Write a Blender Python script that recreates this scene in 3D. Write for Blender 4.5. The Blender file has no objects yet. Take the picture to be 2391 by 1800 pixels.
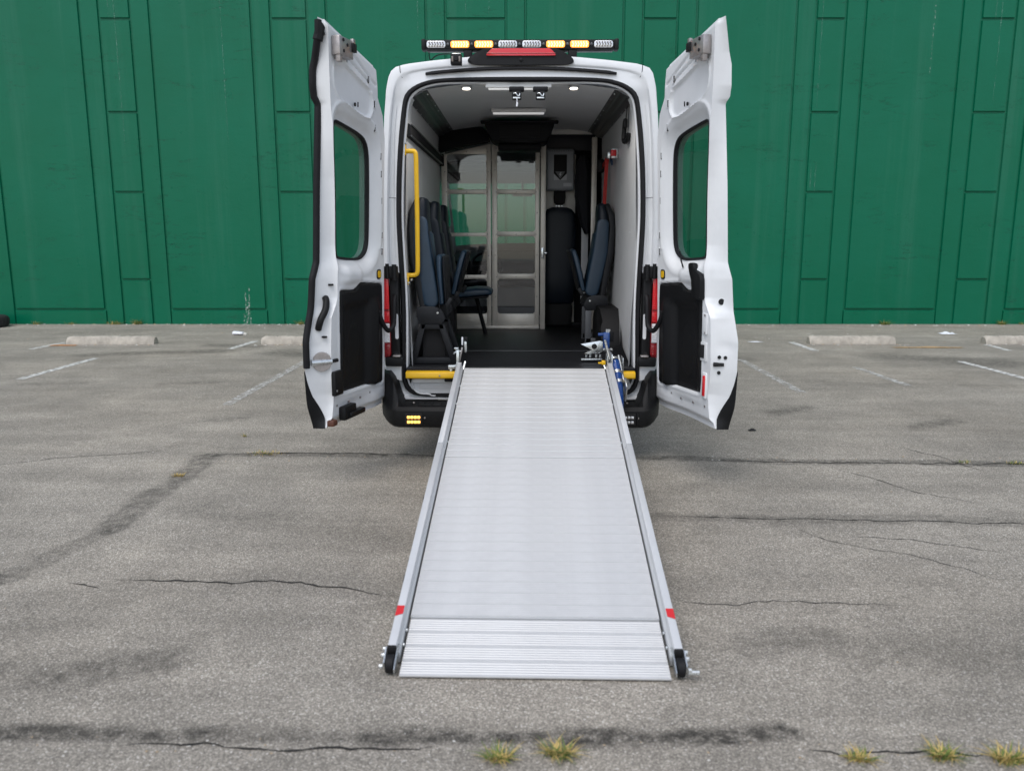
import bpy, bmesh, math, random
from mathutils import Vector, Matrix, Euler
random.seed(7)
S = bpy.context.scene
COL = S.collection
PI = math.pi
R = math.radians

# ------------------------------------------------------------------ camera
CAM_H, PITCH, YAW, FPX = 1.6, R(10.44), R(0.6), 1900.0
cd = bpy.data.cameras.new('camera'); cam = bpy.data.objects.new('camera', cd); COL.objects.link(cam)
cam.location = (0, 0, CAM_H); cam.rotation_euler = (PI/2 - PITCH, 0, YAW)
cd.sensor_width = 36; cd.lens = 36*FPX/2391; cd.clip_end = 500; cd.clip_start = 0.05
cd.dof.use_dof = True; cd.dof.focus_distance = 6.2; cd.dof.aperture_fstop = 2.6
S.camera = cam
# ------------------------------------------------------------------ sky and sun (bright overcast)
W = bpy.data.worlds.new('World'); S.world = W; W.use_nodes = True
wn = W.node_tree; wn.nodes.clear()
sky = wn.nodes.new('ShaderNodeTexSky'); sky.sky_type = 'NISHITA'; sky.sun_disc = False
SUN_EL, SUN_AZ = R(58), R(200)
sky.sun_elevation = SUN_EL; sky.sun_rotation = SUN_AZ; sky.dust_density = 1.6; sky.air_density = 1.0; sky.ozone_density = 1
hs = wn.nodes.new('ShaderNodeHueSaturation'); hs.inputs['Saturation'].default_value = 0.55
bg = wn.nodes.new('ShaderNodeBackground'); bg.inputs['Strength'].default_value = 0.15
wo = wn.nodes.new('ShaderNodeOutputWorld')
wn.links.new(sky.outputs[0], hs.inputs['Color']); wn.links.new(hs.outputs[0], bg.inputs[0]); wn.links.new(bg.outputs[0], wo.inputs[0])
sl = bpy.data.lights.new('sun', 'SUN'); sl.energy = 0.9; sl.angle = R(40); sl.color = (1, .985, .965)
sun = bpy.data.objects.new('sun', sl); COL.objects.link(sun)
sd = Vector((math.sin(SUN_AZ)*math.cos(SUN_EL), math.cos(SUN_AZ)*math.cos(SUN_EL), math.sin(SUN_EL)))
sun.rotation_euler = (-sd).to_track_quat('-Z', 'Y').to_euler()
S.view_settings.view_transform = 'Standard'; S.view_settings.look = 'None'
S.view_settings.exposure = 0.5; S.view_settings.gamma = 1
S.cycles.max_bounces = 6; S.cycles.diffuse_bounces = 4; S.cycles.glossy_bounces = 3; S.cycles.transparent_max_bounces = 16; S.cycles.caustics_reflective = False; S.cycles.caustics_refractive = False

# ------------------------------------------------------------------ survey helper: photo point -> metric point at a known depth
def _ray(px, py):
    x, y = (px-1195.5)/FPX, -(py-900)/FPX
    d = Vector((x, math.cos(PITCH)+y*math.sin(PITCH), y*math.cos(PITCH)-math.sin(PITCH)))
    d.rotate(Euler((0, 0, YAW))); return d
def at(px, py, Y):
    d = _ray(px, py); return Vector((0, 0, CAM_H)) + d*(Y/d.y)

# ------------------------------------------------------------------ materials
MATS = {}
def nd(t, k): return t.nodes.new('ShaderNode'+k)
def mat(name, col, rough=.5, metal=0, var=0, vscale=8, bump=0, bscale=200, spec=.5, coat=0, emit=None, estr=0, rvar=0):
    if name in MATS: return MATS[name]
    m = bpy.data.materials.new(name); m.use_nodes = True; t = m.node_tree
    b = t.nodes['Principled BSDF']
    b.inputs['Base Color'].default_value = (*col, 1); b.inputs['Roughness'].default_value = rough
    b.inputs['Metallic'].default_value = metal; b.inputs['Specular IOR Level'].default_value = spec
    b.inputs['Coat Weight'].default_value = coat; b.inputs['Coat Roughness'].default_value = .08
    if emit:
        b.inputs['Emission Color'].default_value = (*emit, 1); b.inputs['Emission Strength'].default_value = estr
    tc = nd(t, 'TexCoord')
    if var or rvar:
        n = nd(t, 'TexNoise'); n.inputs['Scale'].default_value = vscale; n.inputs['Detail'].default_value = 6; n.inputs['Roughness'].default_value = .65
        t.links.new(tc.outputs['Object'], n.inputs['Vector'])
        if var:
            mp = nd(t, 'MapRange'); mp.inputs[1].default_value = .25; mp.inputs[2].default_value = .75
            mp.inputs[3].default_value = 1-var; mp.inputs[4].default_value = 1+var
            t.links.new(n.outputs[0], mp.inputs[0])
            mx = nd(t, 'Mix'); mx.data_type = 'RGBA'; mx.blend_type = 'MULTIPLY'; mx.inputs['Factor'].default_value = 1
            mx.inputs['A'].default_value = (*col, 1); t.links.new(mp.outputs[0], mx.inputs['B']); t.links.new(mx.outputs['Result'], b.inputs['Base Color'])
        if rvar:
            mp = nd(t, 'MapRange'); mp.inputs[3].default_value = max(0, rough-rvar); mp.inputs[4].default_value = min(1, rough+rvar)
            t.links.new(n.outputs[0], mp.inputs[0]); t.links.new(mp.outputs[0], b.inputs['Roughness'])
    if bump:
        n2 = nd(t, 'TexNoise'); n2.inputs['Scale'].default_value = bscale; n2.inputs['Detail'].default_value = 4
        t.links.new(tc.outputs['Object'], n2.inputs['Vector'])
        bp = nd(t, 'Bump'); bp.inputs['Strength'].default_value = bump; bp.inputs['Distance'].default_value = .004
        t.links.new(n2.outputs[0], bp.inputs['Height']); t.links.new(bp.outputs[0], b.inputs['Normal'])
    if emit: m.cycles.emission_sampling = 'NONE'
    MATS[name] = m; return m
def glass(name, tint, ior=1.5, rough=.0):
    m = bpy.data.materials.new(name); m.use_nodes = True; t = m.node_tree; t.nodes.clear()
    o = nd(t, 'OutputMaterial'); tr = nd(t, 'BsdfTransparent'); tr.inputs[0].default_value = (*tint, 1)
    g = nd(t, 'BsdfGlossy'); g.inputs['Roughness'].default_value = rough
    fr = nd(t, 'Fresnel'); fr.inputs['IOR'].default_value = ior
    ge = nd(t, 'NewGeometry')                                   # back faces see the inverse index: same thin-pane reflectance both ways
    iv = nd(t, 'Mix'); iv.data_type = 'FLOAT'; iv.inputs['A'].default_value = ior; iv.inputs['B'].default_value = 1/ior
    t.links.new(ge.outputs['Backfacing'], iv.inputs['Factor']); t.links.new(iv.outputs['Result'], fr.inputs['IOR'])
    mx = nd(t, 'MixShader'); t.links.new(fr.outputs[0], mx.inputs[0]); t.links.new(tr.outputs[0], mx.inputs[1]); t.links.new(g.outputs[0], mx.inputs[2])
    t.links.new(mx.outputs[0], o.inputs[0]); MATS[name] = m; return m

WHITE = mat('white_paint', (.77, .785, .80), .28, var=.02, vscale=3, coat=.4, bump=.02, bscale=60)
WHITE_IN = mat('white_paint_inner', (.735, .75, .765), .38, var=.04, vscale=9, bump=.03, bscale=90)
BLACK = mat('black_plastic', (.006, .0063, .0072), .5, spec=.26, var=.25, vscale=14, bump=.25, bscale=700)
TRIM = mat('door_trim_plastic', (.005, .0053, .0062), .55, spec=.26, var=.2, vscale=6, bump=.3, bscale=500)
RUB = mat('black_rubber', (.007, .007, .0085), .62, spec=.28, var=.3, vscale=20, bump=.1)
GREYL = mat('grey_wall_liner', (.70, .71, .72), .42, var=.05, vscale=4, rvar=.08, bump=.03, bscale=120)
CEIL = mat('grey_ceiling_liner', (.66, .675, .69), .40, var=.05, vscale=3, rvar=.08)
DKCH = mat('dark_channel', (.085, .088, .094), .33, metal=.4, var=.35, vscale=9)
FLOORM = mat('dark_vinyl_floor', (.008, .0085, .0105), .5, spec=.28, var=.4, vscale=18, bump=.3, bscale=300)
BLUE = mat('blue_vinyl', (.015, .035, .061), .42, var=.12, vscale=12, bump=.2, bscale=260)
NAVY = mat('navy_vinyl', (.006, .011, .019), .45, spec=.35, var=.15, vscale=12, bump=.2, bscale=260)  # own navy of the backrests; also the shade tone on inner left seats
SEATPL = mat('seat_plastic', (.012, .013, .0155), .5, spec=.26, var=.2, vscale=10, bump=.2, bscale=500)
SEATGREY = mat('seat_leg_paint', (.09, .095, .105), .45, var=.15, vscale=10)
PALU = mat('partition_aluminium', (.74, .70, .63), .38, metal=.25, var=.14, vscale=7, rvar=.12, bump=.05, bscale=80)
ALU = mat('ramp_aluminium', (.57, .572, .572), .43, metal=.25, var=.09, vscale=7, rvar=.15)
ALUR = mat('rail_aluminium', (.58, .59, .60), .38, metal=.2, var=.06, vscale=5, rvar=.1)
ZINC = mat('zinc_plate', (.66, .69, .70), .28, metal=.9, var=.15, vscale=30, rvar=.1)
STEEL = mat('dull_steel', (.40, .37, .36), .4, metal=.8, var=.2, vscale=30)
YEL = mat('yellow_paint', (.80, .47, .012), .38, var=.06, vscale=20)
BLUEP = mat('blue_enamel', (.006, .05, .22), .25, var=.08, coat=.5)
REDP = mat('red_tape', (.60, .02, .025), .35)
REDL = mat('red_lens', (.62, .012, .02), .12, coat=.6, emit=(.8, .01, .02), estr=.02)
REDL2 = mat('red_lens_dark', (.28, .006, .012), .15, coat=.6)
CLEARL = mat('clear_lens', (.80, .80, .82), .12, coat=.6, var=.2, vscale=60)
AMBER = mat('amber_led_lit', (1, .5, .06), .3, emit=(1.0, .70, .36), estr=1.9)
LEDW = mat('led_reflector', (.72, .73, .75), .18, metal=.5, var=.2, vscale=120)
LEDD = mat('led_dark', (.20, .17, .15), .3)
DOME = mat('dome_light', (.9, .9, .9), .3, emit=(1, .88, .70), estr=4.0)
TUBEL = mat('light_diffuser', (.75, .75, .74), .35)
BELT = mat('belt_webbing', (.018, .018, .02), .7, bump=.4, bscale=900)
REDB = mat('red_webbing', (.62, .055, .05), .65, bump=.3, bscale=900)
BEIGE = mat('cream_panel', (.80, .78, .73), .5, var=.06, vscale=5)
AEDG = mat('cabinet_plastic', (.34, .36, .39), .45, var=.1)
DARK = mat('dark_cab_plastic', (.008, .0085, .010), .65, var=.2, spec=.18)
HOLE = mat('dark_hole', (.006, .006, .007), .8)
TYRE = mat('tyre_rubber', (.016, .016, .016), .75, var=.3, vscale=30, bump=.3, bscale=200)
CUPW = mat('white_paper', (.78, .80, .84), .6, var=.05, vscale=30)
RUST = mat('rust_plastic', (.10, .035, .02), .6, var=.3)
GLASS_DOOR = glass('door_glass', (.84, .88, .86), 1.5)
GLASS_PANE = glass('partition_polycarbonate', (.86, .87, .88), 1.75, .02)
GLASS_WS = glass('windscreen_glass', (.75, .80, .78), 1.5)

# asphalt -----------------------------------------------------------------------------------------------------------
def asphalt():
    m = bpy.data.materials.new('asphalt'); m.use_nodes = True; t = m.node_tree; L = t.links; b = t.nodes['Principled BSDF']
    tc = nd(t, 'TexCoord'); P = tc.outputs['Object']
    def noise(s, d=5, r=.6, v=P):
        n = nd(t, 'TexNoise'); n.inputs['Scale'].default_value = s; n.inputs['Detail'].default_value = d; n.inputs['Roughness'].default_value = r; L.new(v, n.inputs['Vector']); return n.outputs[0]
    def mr(x, a, c, lo, hi, sm=False):
        n = nd(t, 'MapRange'); n.interpolation_type = 'SMOOTHSTEP' if sm else 'LINEAR'
        for i, v in zip((1, 2, 3, 4), (a, c, lo, hi)): n.inputs[i].default_value = v
        L.new(x, n.inputs[0]); return n.outputs[0]
    def mt(op, a, c):
        n = nd(t, 'Math'); n.operation = op
        for i, v in enumerate((a, c)):
            if isinstance(v, (int, float)): n.inputs[i].default_value = v
            else: L.new(v, n.inputs[i])
        return n.outputs[0]
    v = nd(t, 'TexVoronoi'); v.inputs['Scale'].default_value = 165; L.new(P, v.inputs['Vector'])
    stone = nd(t, 'ValToRGB'); cr = stone.color_ramp
    cr.elements[0].position = 0; cr.elements[0].color = (.268, .243, .207, 1)
    cr.elements[1].position = 1; cr.elements[1].color = (.66, .62, .565, 1)
    for p, c in ((.45, (.354, .322, .275)), (.8, (.449, .409, .35)), (.93, (.54, .494, .425))):
        e = cr.elements.new(p); e.color = (*c, 1)
    sep = nd(t, 'SeparateColor'); L.new(v.outputs['Color'], sep.inputs[0]); L.new(sep.outputs[0], stone.inputs[0])
    # bitumen between the stones
    edge = mr(v.outputs['Distance'], .35, .75, 1.0, .62, True)
    big = mr(noise(.55, 6, .6), .3, .7, .80, 1.16)
    mid = mr(noise(2.6, 6, .65), .3, .72, .84, 1.12)
    st = nd(t, 'Mapping'); st.inputs['Scale'].default_value = (.35, 2.2, 1); L.new(P, st.inputs['Vector'])
    streak = mr(noise(1.1, 6, .7, st.outputs[0]), .32, .66, .80, 1.08)
    fac = mt('MULTIPLY', mt('MULTIPLY', big, mid), mt('MULTIPLY', edge, streak))
    # tar bands and stains are stored on the ground sheet (attribute 'tar'), broken up here by noise
    at_ = nd(t, 'Attribute'); at_.attribute_name = 'tar'; rag = mr(noise(13, 8, .75), .38, .60, .30, 1.0, True)
    fac = mt('MULTIPLY', fac, mt('SUBTRACT', 1.0, mt('MULTIPLY', at_.outputs['Fac'], rag)))
    mx = nd(t, 'Mix'); mx.data_type = 'RGBA'; mx.blend_type = 'MULTIPLY'; mx.inputs['Factor'].default_value = 1
    L.new(stone.outputs[0], mx.inputs['A']); L.new(fac, mx.inputs['B'])
    # warm dust toward the wall and in patches
    du = nd(t, 'Mix'); du.data_type = 'RGBA'; L.new(mr(noise(.33, 4), .45, .75, 0, .35), du.inputs['Factor']); L.new(mx.outputs['Result'], du.inputs['A'])
    dm = nd(t, 'Mix'); dm.data_type = 'RGBA'; dm.blend_type = 'MULTIPLY'; dm.inputs['Factor'].default_value = 1; L.new(mx.outputs['Result'], dm.inputs['A']); dm.inputs['B'].default_value = (1.07, 1.0, .90, 1)
    L.new(dm.outputs['Result'], du.inputs['B'])
    L.new(du.outputs['Result'], b.inputs['Base Color'])
    b.inputs['Roughness'].default_value = .82; b.inputs['Specular IOR Level'].default_value = .35
    bp = nd(t, 'Bump'); bp.inputs['Strength'].default_value = .42; bp.inputs['Distance'].default_value = .004
    L.new(mt('SUBTRACT', 1.0, v.outputs['Distance']), bp.inputs['Height']); L.new(bp.outputs[0], b.inputs['Normal'])
    return m
ASPH = asphalt()
CRACK = mat('crack_dark', (.018, .017, .016), .95)  # dark colour of the cracks themselves

def green_wall_mat():
    m = bpy.data.materials.new('green_wall_paint'); m.use_nodes = True; t = m.node_tree; L = t.links; b = t.nodes['Principled BSDF']
    tc = nd(t, 'TexCoord'); P = tc.outputs['Object']
    def noise(s, sc=None, d=5, r=.6):
        v = P
        if sc:
            mp = nd(t, 'Mapping'); mp.inputs['Scale'].default_value = sc; L.new(P, mp.inputs['Vector']); v = mp.outputs[0]
        n = nd(t, 'TexNoise'); n.inputs['Scale'].default_value = s; n.inputs['Detail'].default_value = d; n.inputs['Roughness'].default_value = r; L.new(v, n.inputs['Vector']); return n.outputs[0]
    def mr(x, a, c, lo, hi):
        n = nd(t, 'MapRange')
        for i, v in zip((1, 2, 3, 4), (a, c, lo, hi)): n.inputs[i].default_value = v
        L.new(x, n.inputs[0]); return n.outputs[0]
    def mt(op, a, c):
        n = nd(t, 'Math'); n.operation = op
        for i, v in enumerate((a, c)):
            if isinstance(v, (int, float)): n.inputs[i].default_value = v
            else: L.new(v, n.inputs[i])
        return n.outputs[0]
    base = nd(t, 'Mix'); base.data_type = 'RGBA'; base.inputs['A'].default_value = (.0010, .119, .058, 1); base.inputs['B'].default_value = (.0022, .134, .071, 1)
    L.new(mr(noise(.7, None, 6, .6), .3, .7, 0, 1), base.inputs['Factor'])
    # chalky fading that follows rain: vertical streaks
    s1 = mr(noise(1.0, (2.6, 2.6, .10), 6, .7), .52, .74, 0, .09)
    s2 = mr(noise(1.0, (14, 14, .22), 3, .6), .67, .75, 0, .16)
    s2b = mt('MULTIPLY', s2, mr(noise(.5, None, 2), .45, .6, 0, 1))
    ch = nd(t, 'Mix'); ch.data_type = 'RGBA'; L.new(mt('ADD', s1, s2b), ch.inputs['Factor']); L.new(base.outputs['Result'], ch.inputs['A']); ch.inputs['B'].default_value = (.16, .30, .25, 1)
    # hairline horizontal cracks
    cn = noise(1.3, (.35, .35, 2.2), 7, .62)
    ck = mr(mt('ABSOLUTE', mt('SUBTRACT', cn, .5), 0), 0, .0036, 1, 0)
    ck = mt('MULTIPLY', ck, mr(noise(.9, None, 2), .50, .58, 0, .9))
    dk = nd(t, 'Mix'); dk.data_type = 'RGBA'; L.new(ck, dk.inputs['Factor']); L.new(ch.outputs['Result'], dk.inputs['A']); dk.inputs['B'].default_value = (.004, .04, .022, 1)
    L.new(dk.outputs['Result'], b.inputs['Base Color'])
    b.inputs['Specular IOR Level'].default_value = .22
    L.new(mr(noise(2.2, None, 5), .3, .7, .26, .38), b.inputs['Roughness'])
    bp = nd(t, 'Bump'); bp.inputs['Strength'].default_value = .35; bp.inputs['Distance'].default_value = .012
    h = mt('ADD', mt('MULTIPLY', noise(26, None, 6, .7), .45), mt('MULTIPLY', noise(4, (1, 1, 2.5), 5), .55))
    h = mt('SUBTRACT', h, mt('MULTIPLY', ck, .5))
    L.new(h, bp.inputs['Height']); L.new(bp.outputs[0], b.inputs['Normal'])
    return m
GREEN = green_wall_mat()

def worn_paint(name, col, lo, hi, scale=14):
    m = bpy.data.materials.new(name); m.use_nodes = True; t = m.node_tree; b = t.nodes['Principled BSDF']; o = t.nodes['Material Output']
    b.inputs['Base Color'].default_value = (*col, 1); b.inputs['Roughness'].default_value = .8
    tc = nd(t, 'TexCoord'); n = nd(t, 'TexNoise'); n.inputs['Scale'].default_value = scale; n.inputs['Detail'].default_value = 8; n.inputs['Roughness'].default_value = .75
    t.links.new(tc.outputs['Object'], n.inputs['Vector'])
    mp = nd(t, 'MapRange'); mp.inputs[1].default_value = lo; mp.inputs[2].default_value = hi; t.links.new(n.outputs[0], mp.inputs[0])
    tr = nd(t, 'BsdfTransparent'); mx = nd(t, 'MixShader')
    t.links.new(mp.outputs[0], mx.inputs[0]); t.links.new(tr.outputs[0], mx.inputs[1]); t.links.new(b.outputs[0], mx.inputs[2]); t.links.new(mx.outputs[0], o.inputs[0])
    return m
LINEM = worn_paint('parking_line_paint', (.66, .65, .62), .36, .54)
LINEF = worn_paint('faded_line_paint', (.56, .55, .52), .42, .60)
SPLASH = worn_paint('white_splash_paint', (.60, .68, .62), .48, .66, 25)

def concrete():
    m = mat('stop_concrete', (.42, .385, .33), .9, var=.35, vscale=9, bump=.8, bscale=60)
    return m
CONC = concrete()
def grassmat(n, c): return mat(n, c, .7, var=.3, vscale=40)
GR1 = grassmat('grass_green', (.13, .19, .035)); GR2 = grassmat('grass_straw', (.52, .38, .13))

# ------------------------------------------------------------------ object helpers
WM = {}
def link(o, parent=None, local=False):
    COL.objects.link(o)
    if parent is not None:
        o.parent = parent
        if not local: o.matrix_parent_inverse = WM[parent].inverted()
        WM[o] = WM[parent] if local else Matrix()
    else: WM[o] = Matrix()
    return o
def empty(name, loc, rot=(0, 0, 0)):
    o = bpy.data.objects.new(name, None); COL.objects.link(o); o.location = loc; o.rotation_euler = rot; o.empty_display_size = .2
    WM[o] = Matrix.Translation(loc) @ Euler(rot).to_matrix().to_4x4(); return o
def tag(o, label, cat=None, group=None, kind=None):
    if label: o['label'] = label
    if cat: o['category'] = cat
    if group: o['group'] = group
    if kind: o['kind'] = kind
    return o
def mesh(name, vs, fs, m, parent=None, smooth=False, local=False, mats=None, fm=None, recalc=True):
    me = bpy.data.meshes.new(name); me.from_pydata([tuple(v) for v in vs], [], fs)
    if recalc:
        bm = bmesh.new(); bm.from_mesh(me); bmesh.ops.recalc_face_normals(bm, faces=bm.faces); bm.to_mesh(me); bm.free()
    if mats:
        for x in mats: me.materials.append(x)
        if fm:
            for p, i in zip(me.polygons, fm): p.material_index = i
    else: me.materials.append(m)
    if smooth:
        for p in me.polygons: p.use_smooth = True
        if smooth != 'full': me.set_sharp_from_angle(angle=R(38))
    return link(bpy.data.objects.new(name, me), parent, local)
def from_bm(name, bm, m, parent=None, smooth=True, local=False):
    me = bpy.data.meshes.new(name); bmesh.ops.recalc_face_normals(bm, faces=bm.faces); bm.to_mesh(me); bm.free(); me.materials.append(m)
    if smooth:
        for p in me.polygons: p.use_smooth = True
        me.set_sharp_from_angle(angle=R(38))
    return link(bpy.data.objects.new(name, me), parent, local)
def add_box(bm, c, s, bev=0, seg=2, M=None):
    r = bmesh.ops.create_cube(bm, size=1); vs = r['verts']
    bmesh.ops.scale(bm, vec=s, verts=vs)
    if bev: 
        es = list({e for v in vs for e in v.link_edges})
        g = bmesh.ops.bevel(bm, geom=es, offset=min(bev, min(s)*.49), segments=seg, affect='EDGES', profile=.5); vs = list({v for f in g['faces'] for v in f.verts} | {v for v in vs if v.is_valid})
    T = Matrix.Translation(c) @ (M.to_4x4() if M else Matrix())
    bmesh.ops.transform(bm, matrix=T, verts=vs); return vs
def box(name, c, s, m, parent=None, bev=.004, seg=2, rot=None, local=False, smooth=True):
    bm = bmesh.new(); add_box(bm, c, s, bev, seg, Euler(rot).to_matrix() if rot else None)
    return from_bm(name, bm, m, parent, smooth, local)
def cyl(name, p0, p1, r0, m, parent=None, r1=None, n=20, local=False, bev=0):
    return tube(name, [p0, p1], [r0, r0 if r1 is None else r1], m, parent, n, local=local)
def tube_data(path, rad, n=10, closed=False, caps=True):
    path = [Vector(p) for p in path]; k = len(path); vs = []; fs = []
    if isinstance(rad, (int, float)): rad = [rad]*k
    up = None
    for i, p in enumerate(path):
        a = path[(i-1) % k] if (closed or i > 0) else p; c = path[(i+1) % k] if (closed or i < k-1) else p
        d = (c-a).normalized()
        if up is None:
            up = Vector((0, 0, 1)) if abs(d.z) < .9 else Vector((0, 1, 0))
        sd_ = d.cross(up).normalized(); up = sd_.cross(d).normalized()
        for j in range(n):
            g = 2*PI*j/n; vs.append(p + (sd_*math.cos(g)+up*math.sin(g))*rad[i])
    for i in range(k if closed else k-1):
        for j in range(n):
            a = i*n+j; b_ = i*n+(j+1) % n; c = ((i+1) % k)*n+(j+1) % n; d = ((i+1) % k)*n+j; fs.append((a, b_, c, d))
    if not closed and caps:
        fs.append(tuple(range(n))); fs.append(tuple((k-1)*n+j for j in range(n)))
    return vs, fs
def tube(name, path, rad, m, parent=None, n=10, closed=False, local=False):
    vs, fs = tube_data(path, rad, n, closed); return mesh(name, vs, fs, m, parent, True, local)
def smooth_path(pts, it=2, closed=False):
    pts = [Vector(p) for p in pts]
    for _ in range(it):
        out = []; k = len(pts)
        if not closed: out.append(pts[0])
        for i in range(k if closed else k-1):
            a, c = pts[i], pts[(i+1) % k]; out += [a*.75+c*.25, a*.25+c*.75]
        if not closed: out.append(pts[-1])
        pts = out
    return pts
def loft(name, loops, m, parent=None, closed=True, cap=(False, False), smooth=True, local=False, recalc=True):
    n = len(loops[0]); vs = [v for l in loops for v in l]; fs = []
    for i in range(len(loops)-1):
        for j in range(n if closed else n-1):
            fs.append((i*n+j, i*n+(j+1) % n, (i+1)*n+(j+1) % n, (i+1)*n+j))
    if cap[0]: fs.append(tuple(range(n)))
    if cap[1]: fs.append(tuple((len(loops)-1)*n+j for j in range(n)))
    return mesh(name, vs, fs, m, parent, smooth, local, recalc=recalc)
def resample(pts, n, closed=True):
    pts = [Vector(p) for p in pts]; q = pts+[pts[0]] if closed else pts
    L = [0]
    for a, b_ in zip(q, q[1:]): L.append(L[-1]+(b_-a).length)
    out = []; j = 0; T = L[-1]
    for i in range(n):
        s = T*i/(n if closed else n-1)
        while j < len(L)-2 and L[j+1] < s: j += 1
        f = (s-L[j])/max(1e-9, L[j+1]-L[j]); out.append(q[j].lerp(q[j+1], min(1, f)))
    return out
def prism(name, poly, fn, d0, d1, m, parent=None, bev=0, local=False):
    """poly of 2-D points, fn(a,b,d) -> 3-D, extruded from d0 to d1"""
    bm = bmesh.new(); lo = [bm.verts.new(fn(a, b_, d0)) for a, b_ in poly]; hi = [bm.verts.new(fn(a, b_, d1)) for a, b_ in poly]
    n = len(poly); bm.faces.new(lo); bm.faces.new(hi[::-1])
    for i in range(n): bm.faces.new((lo[i], hi[i], hi[(i+1) % n], lo[(i+1) % n]))
    if bev: bmesh.ops.bevel(bm, geom=list(bm.edges), offset=bev, segments=2, affect='EDGES', profile=.5)
    return from_bm(name, bm, m, parent, True, local)
def rrect(x0, x1, z0, z1, r, n=4):
    out = []
    for cx, cz, a0 in ((x1-r, z1-r, 0), (x0+r, z1-r, 90), (x0+r, z0+r, 180), (x1-r, z0+r, 270)):
        for i in range(n+1):
            a = R(a0+90*i/n); out.append((cx+r*math.cos(a), cz+r*math.sin(a)))
    return out
def XZ(a, b_, d): return (a, d, b_)
def YZ(a, b_, d): return (d, a, b_)
def interp(tab, x):
    tab = sorted(tab)
    if x <= tab[0][0]: return tab[0][1]
    for (a, u), (c, v) in zip(tab, tab[1:]):
        if x <= c: return u+(v-u)*(x-a)/(c-a)
    return tab[-1][1]
def sst(a, b_, x):
    t_ = max(0, min(1, (x-a)/(b_-a))); return t_*t_*(3-2*t_)
def in_poly(p, poly):
    x, y = p; c = False; n = len(poly)
    for i in range(n):
        x0, y0 = poly[i]; x1, y1 = poly[(i+1) % n]
        if (y0 > y) != (y1 > y) and x < (x1-x0)*(y-y0)/(y1-y0)+x0: c = not c
    return c
def near_poly(p, poly):
    best = (1e9, None); n = len(poly); px, py = p
    for i in range(n):
        ax, ay = poly[i]; bx, by = poly[(i+1) % n]; dx, dy = bx-ax, by-ay
        t_ = max(0, min(1, ((px-ax)*dx+(py-ay)*dy)/max(1e-12, dx*dx+dy*dy))); qx, qy = ax+dx*t_, ay+dy*t_
        d = math.hypot(px-qx, py-qy)
        if d < best[0]: best = (d, (qx, qy))
    return best
def sm2(poly, it=2): return [(v.x, v.y) for v in smooth_path([(a, b_, 0) for a, b_ in poly], it, True)]
def bolt(name, p, nrm, r, m, parent, h=.006):
    nrm = Vector(nrm).normalized(); p = Vector(p); return tube(name, [p-nrm*h*.2, p+nrm*h*.7, p+nrm*h], [r, r, r*.7], m, parent, 10)

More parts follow.
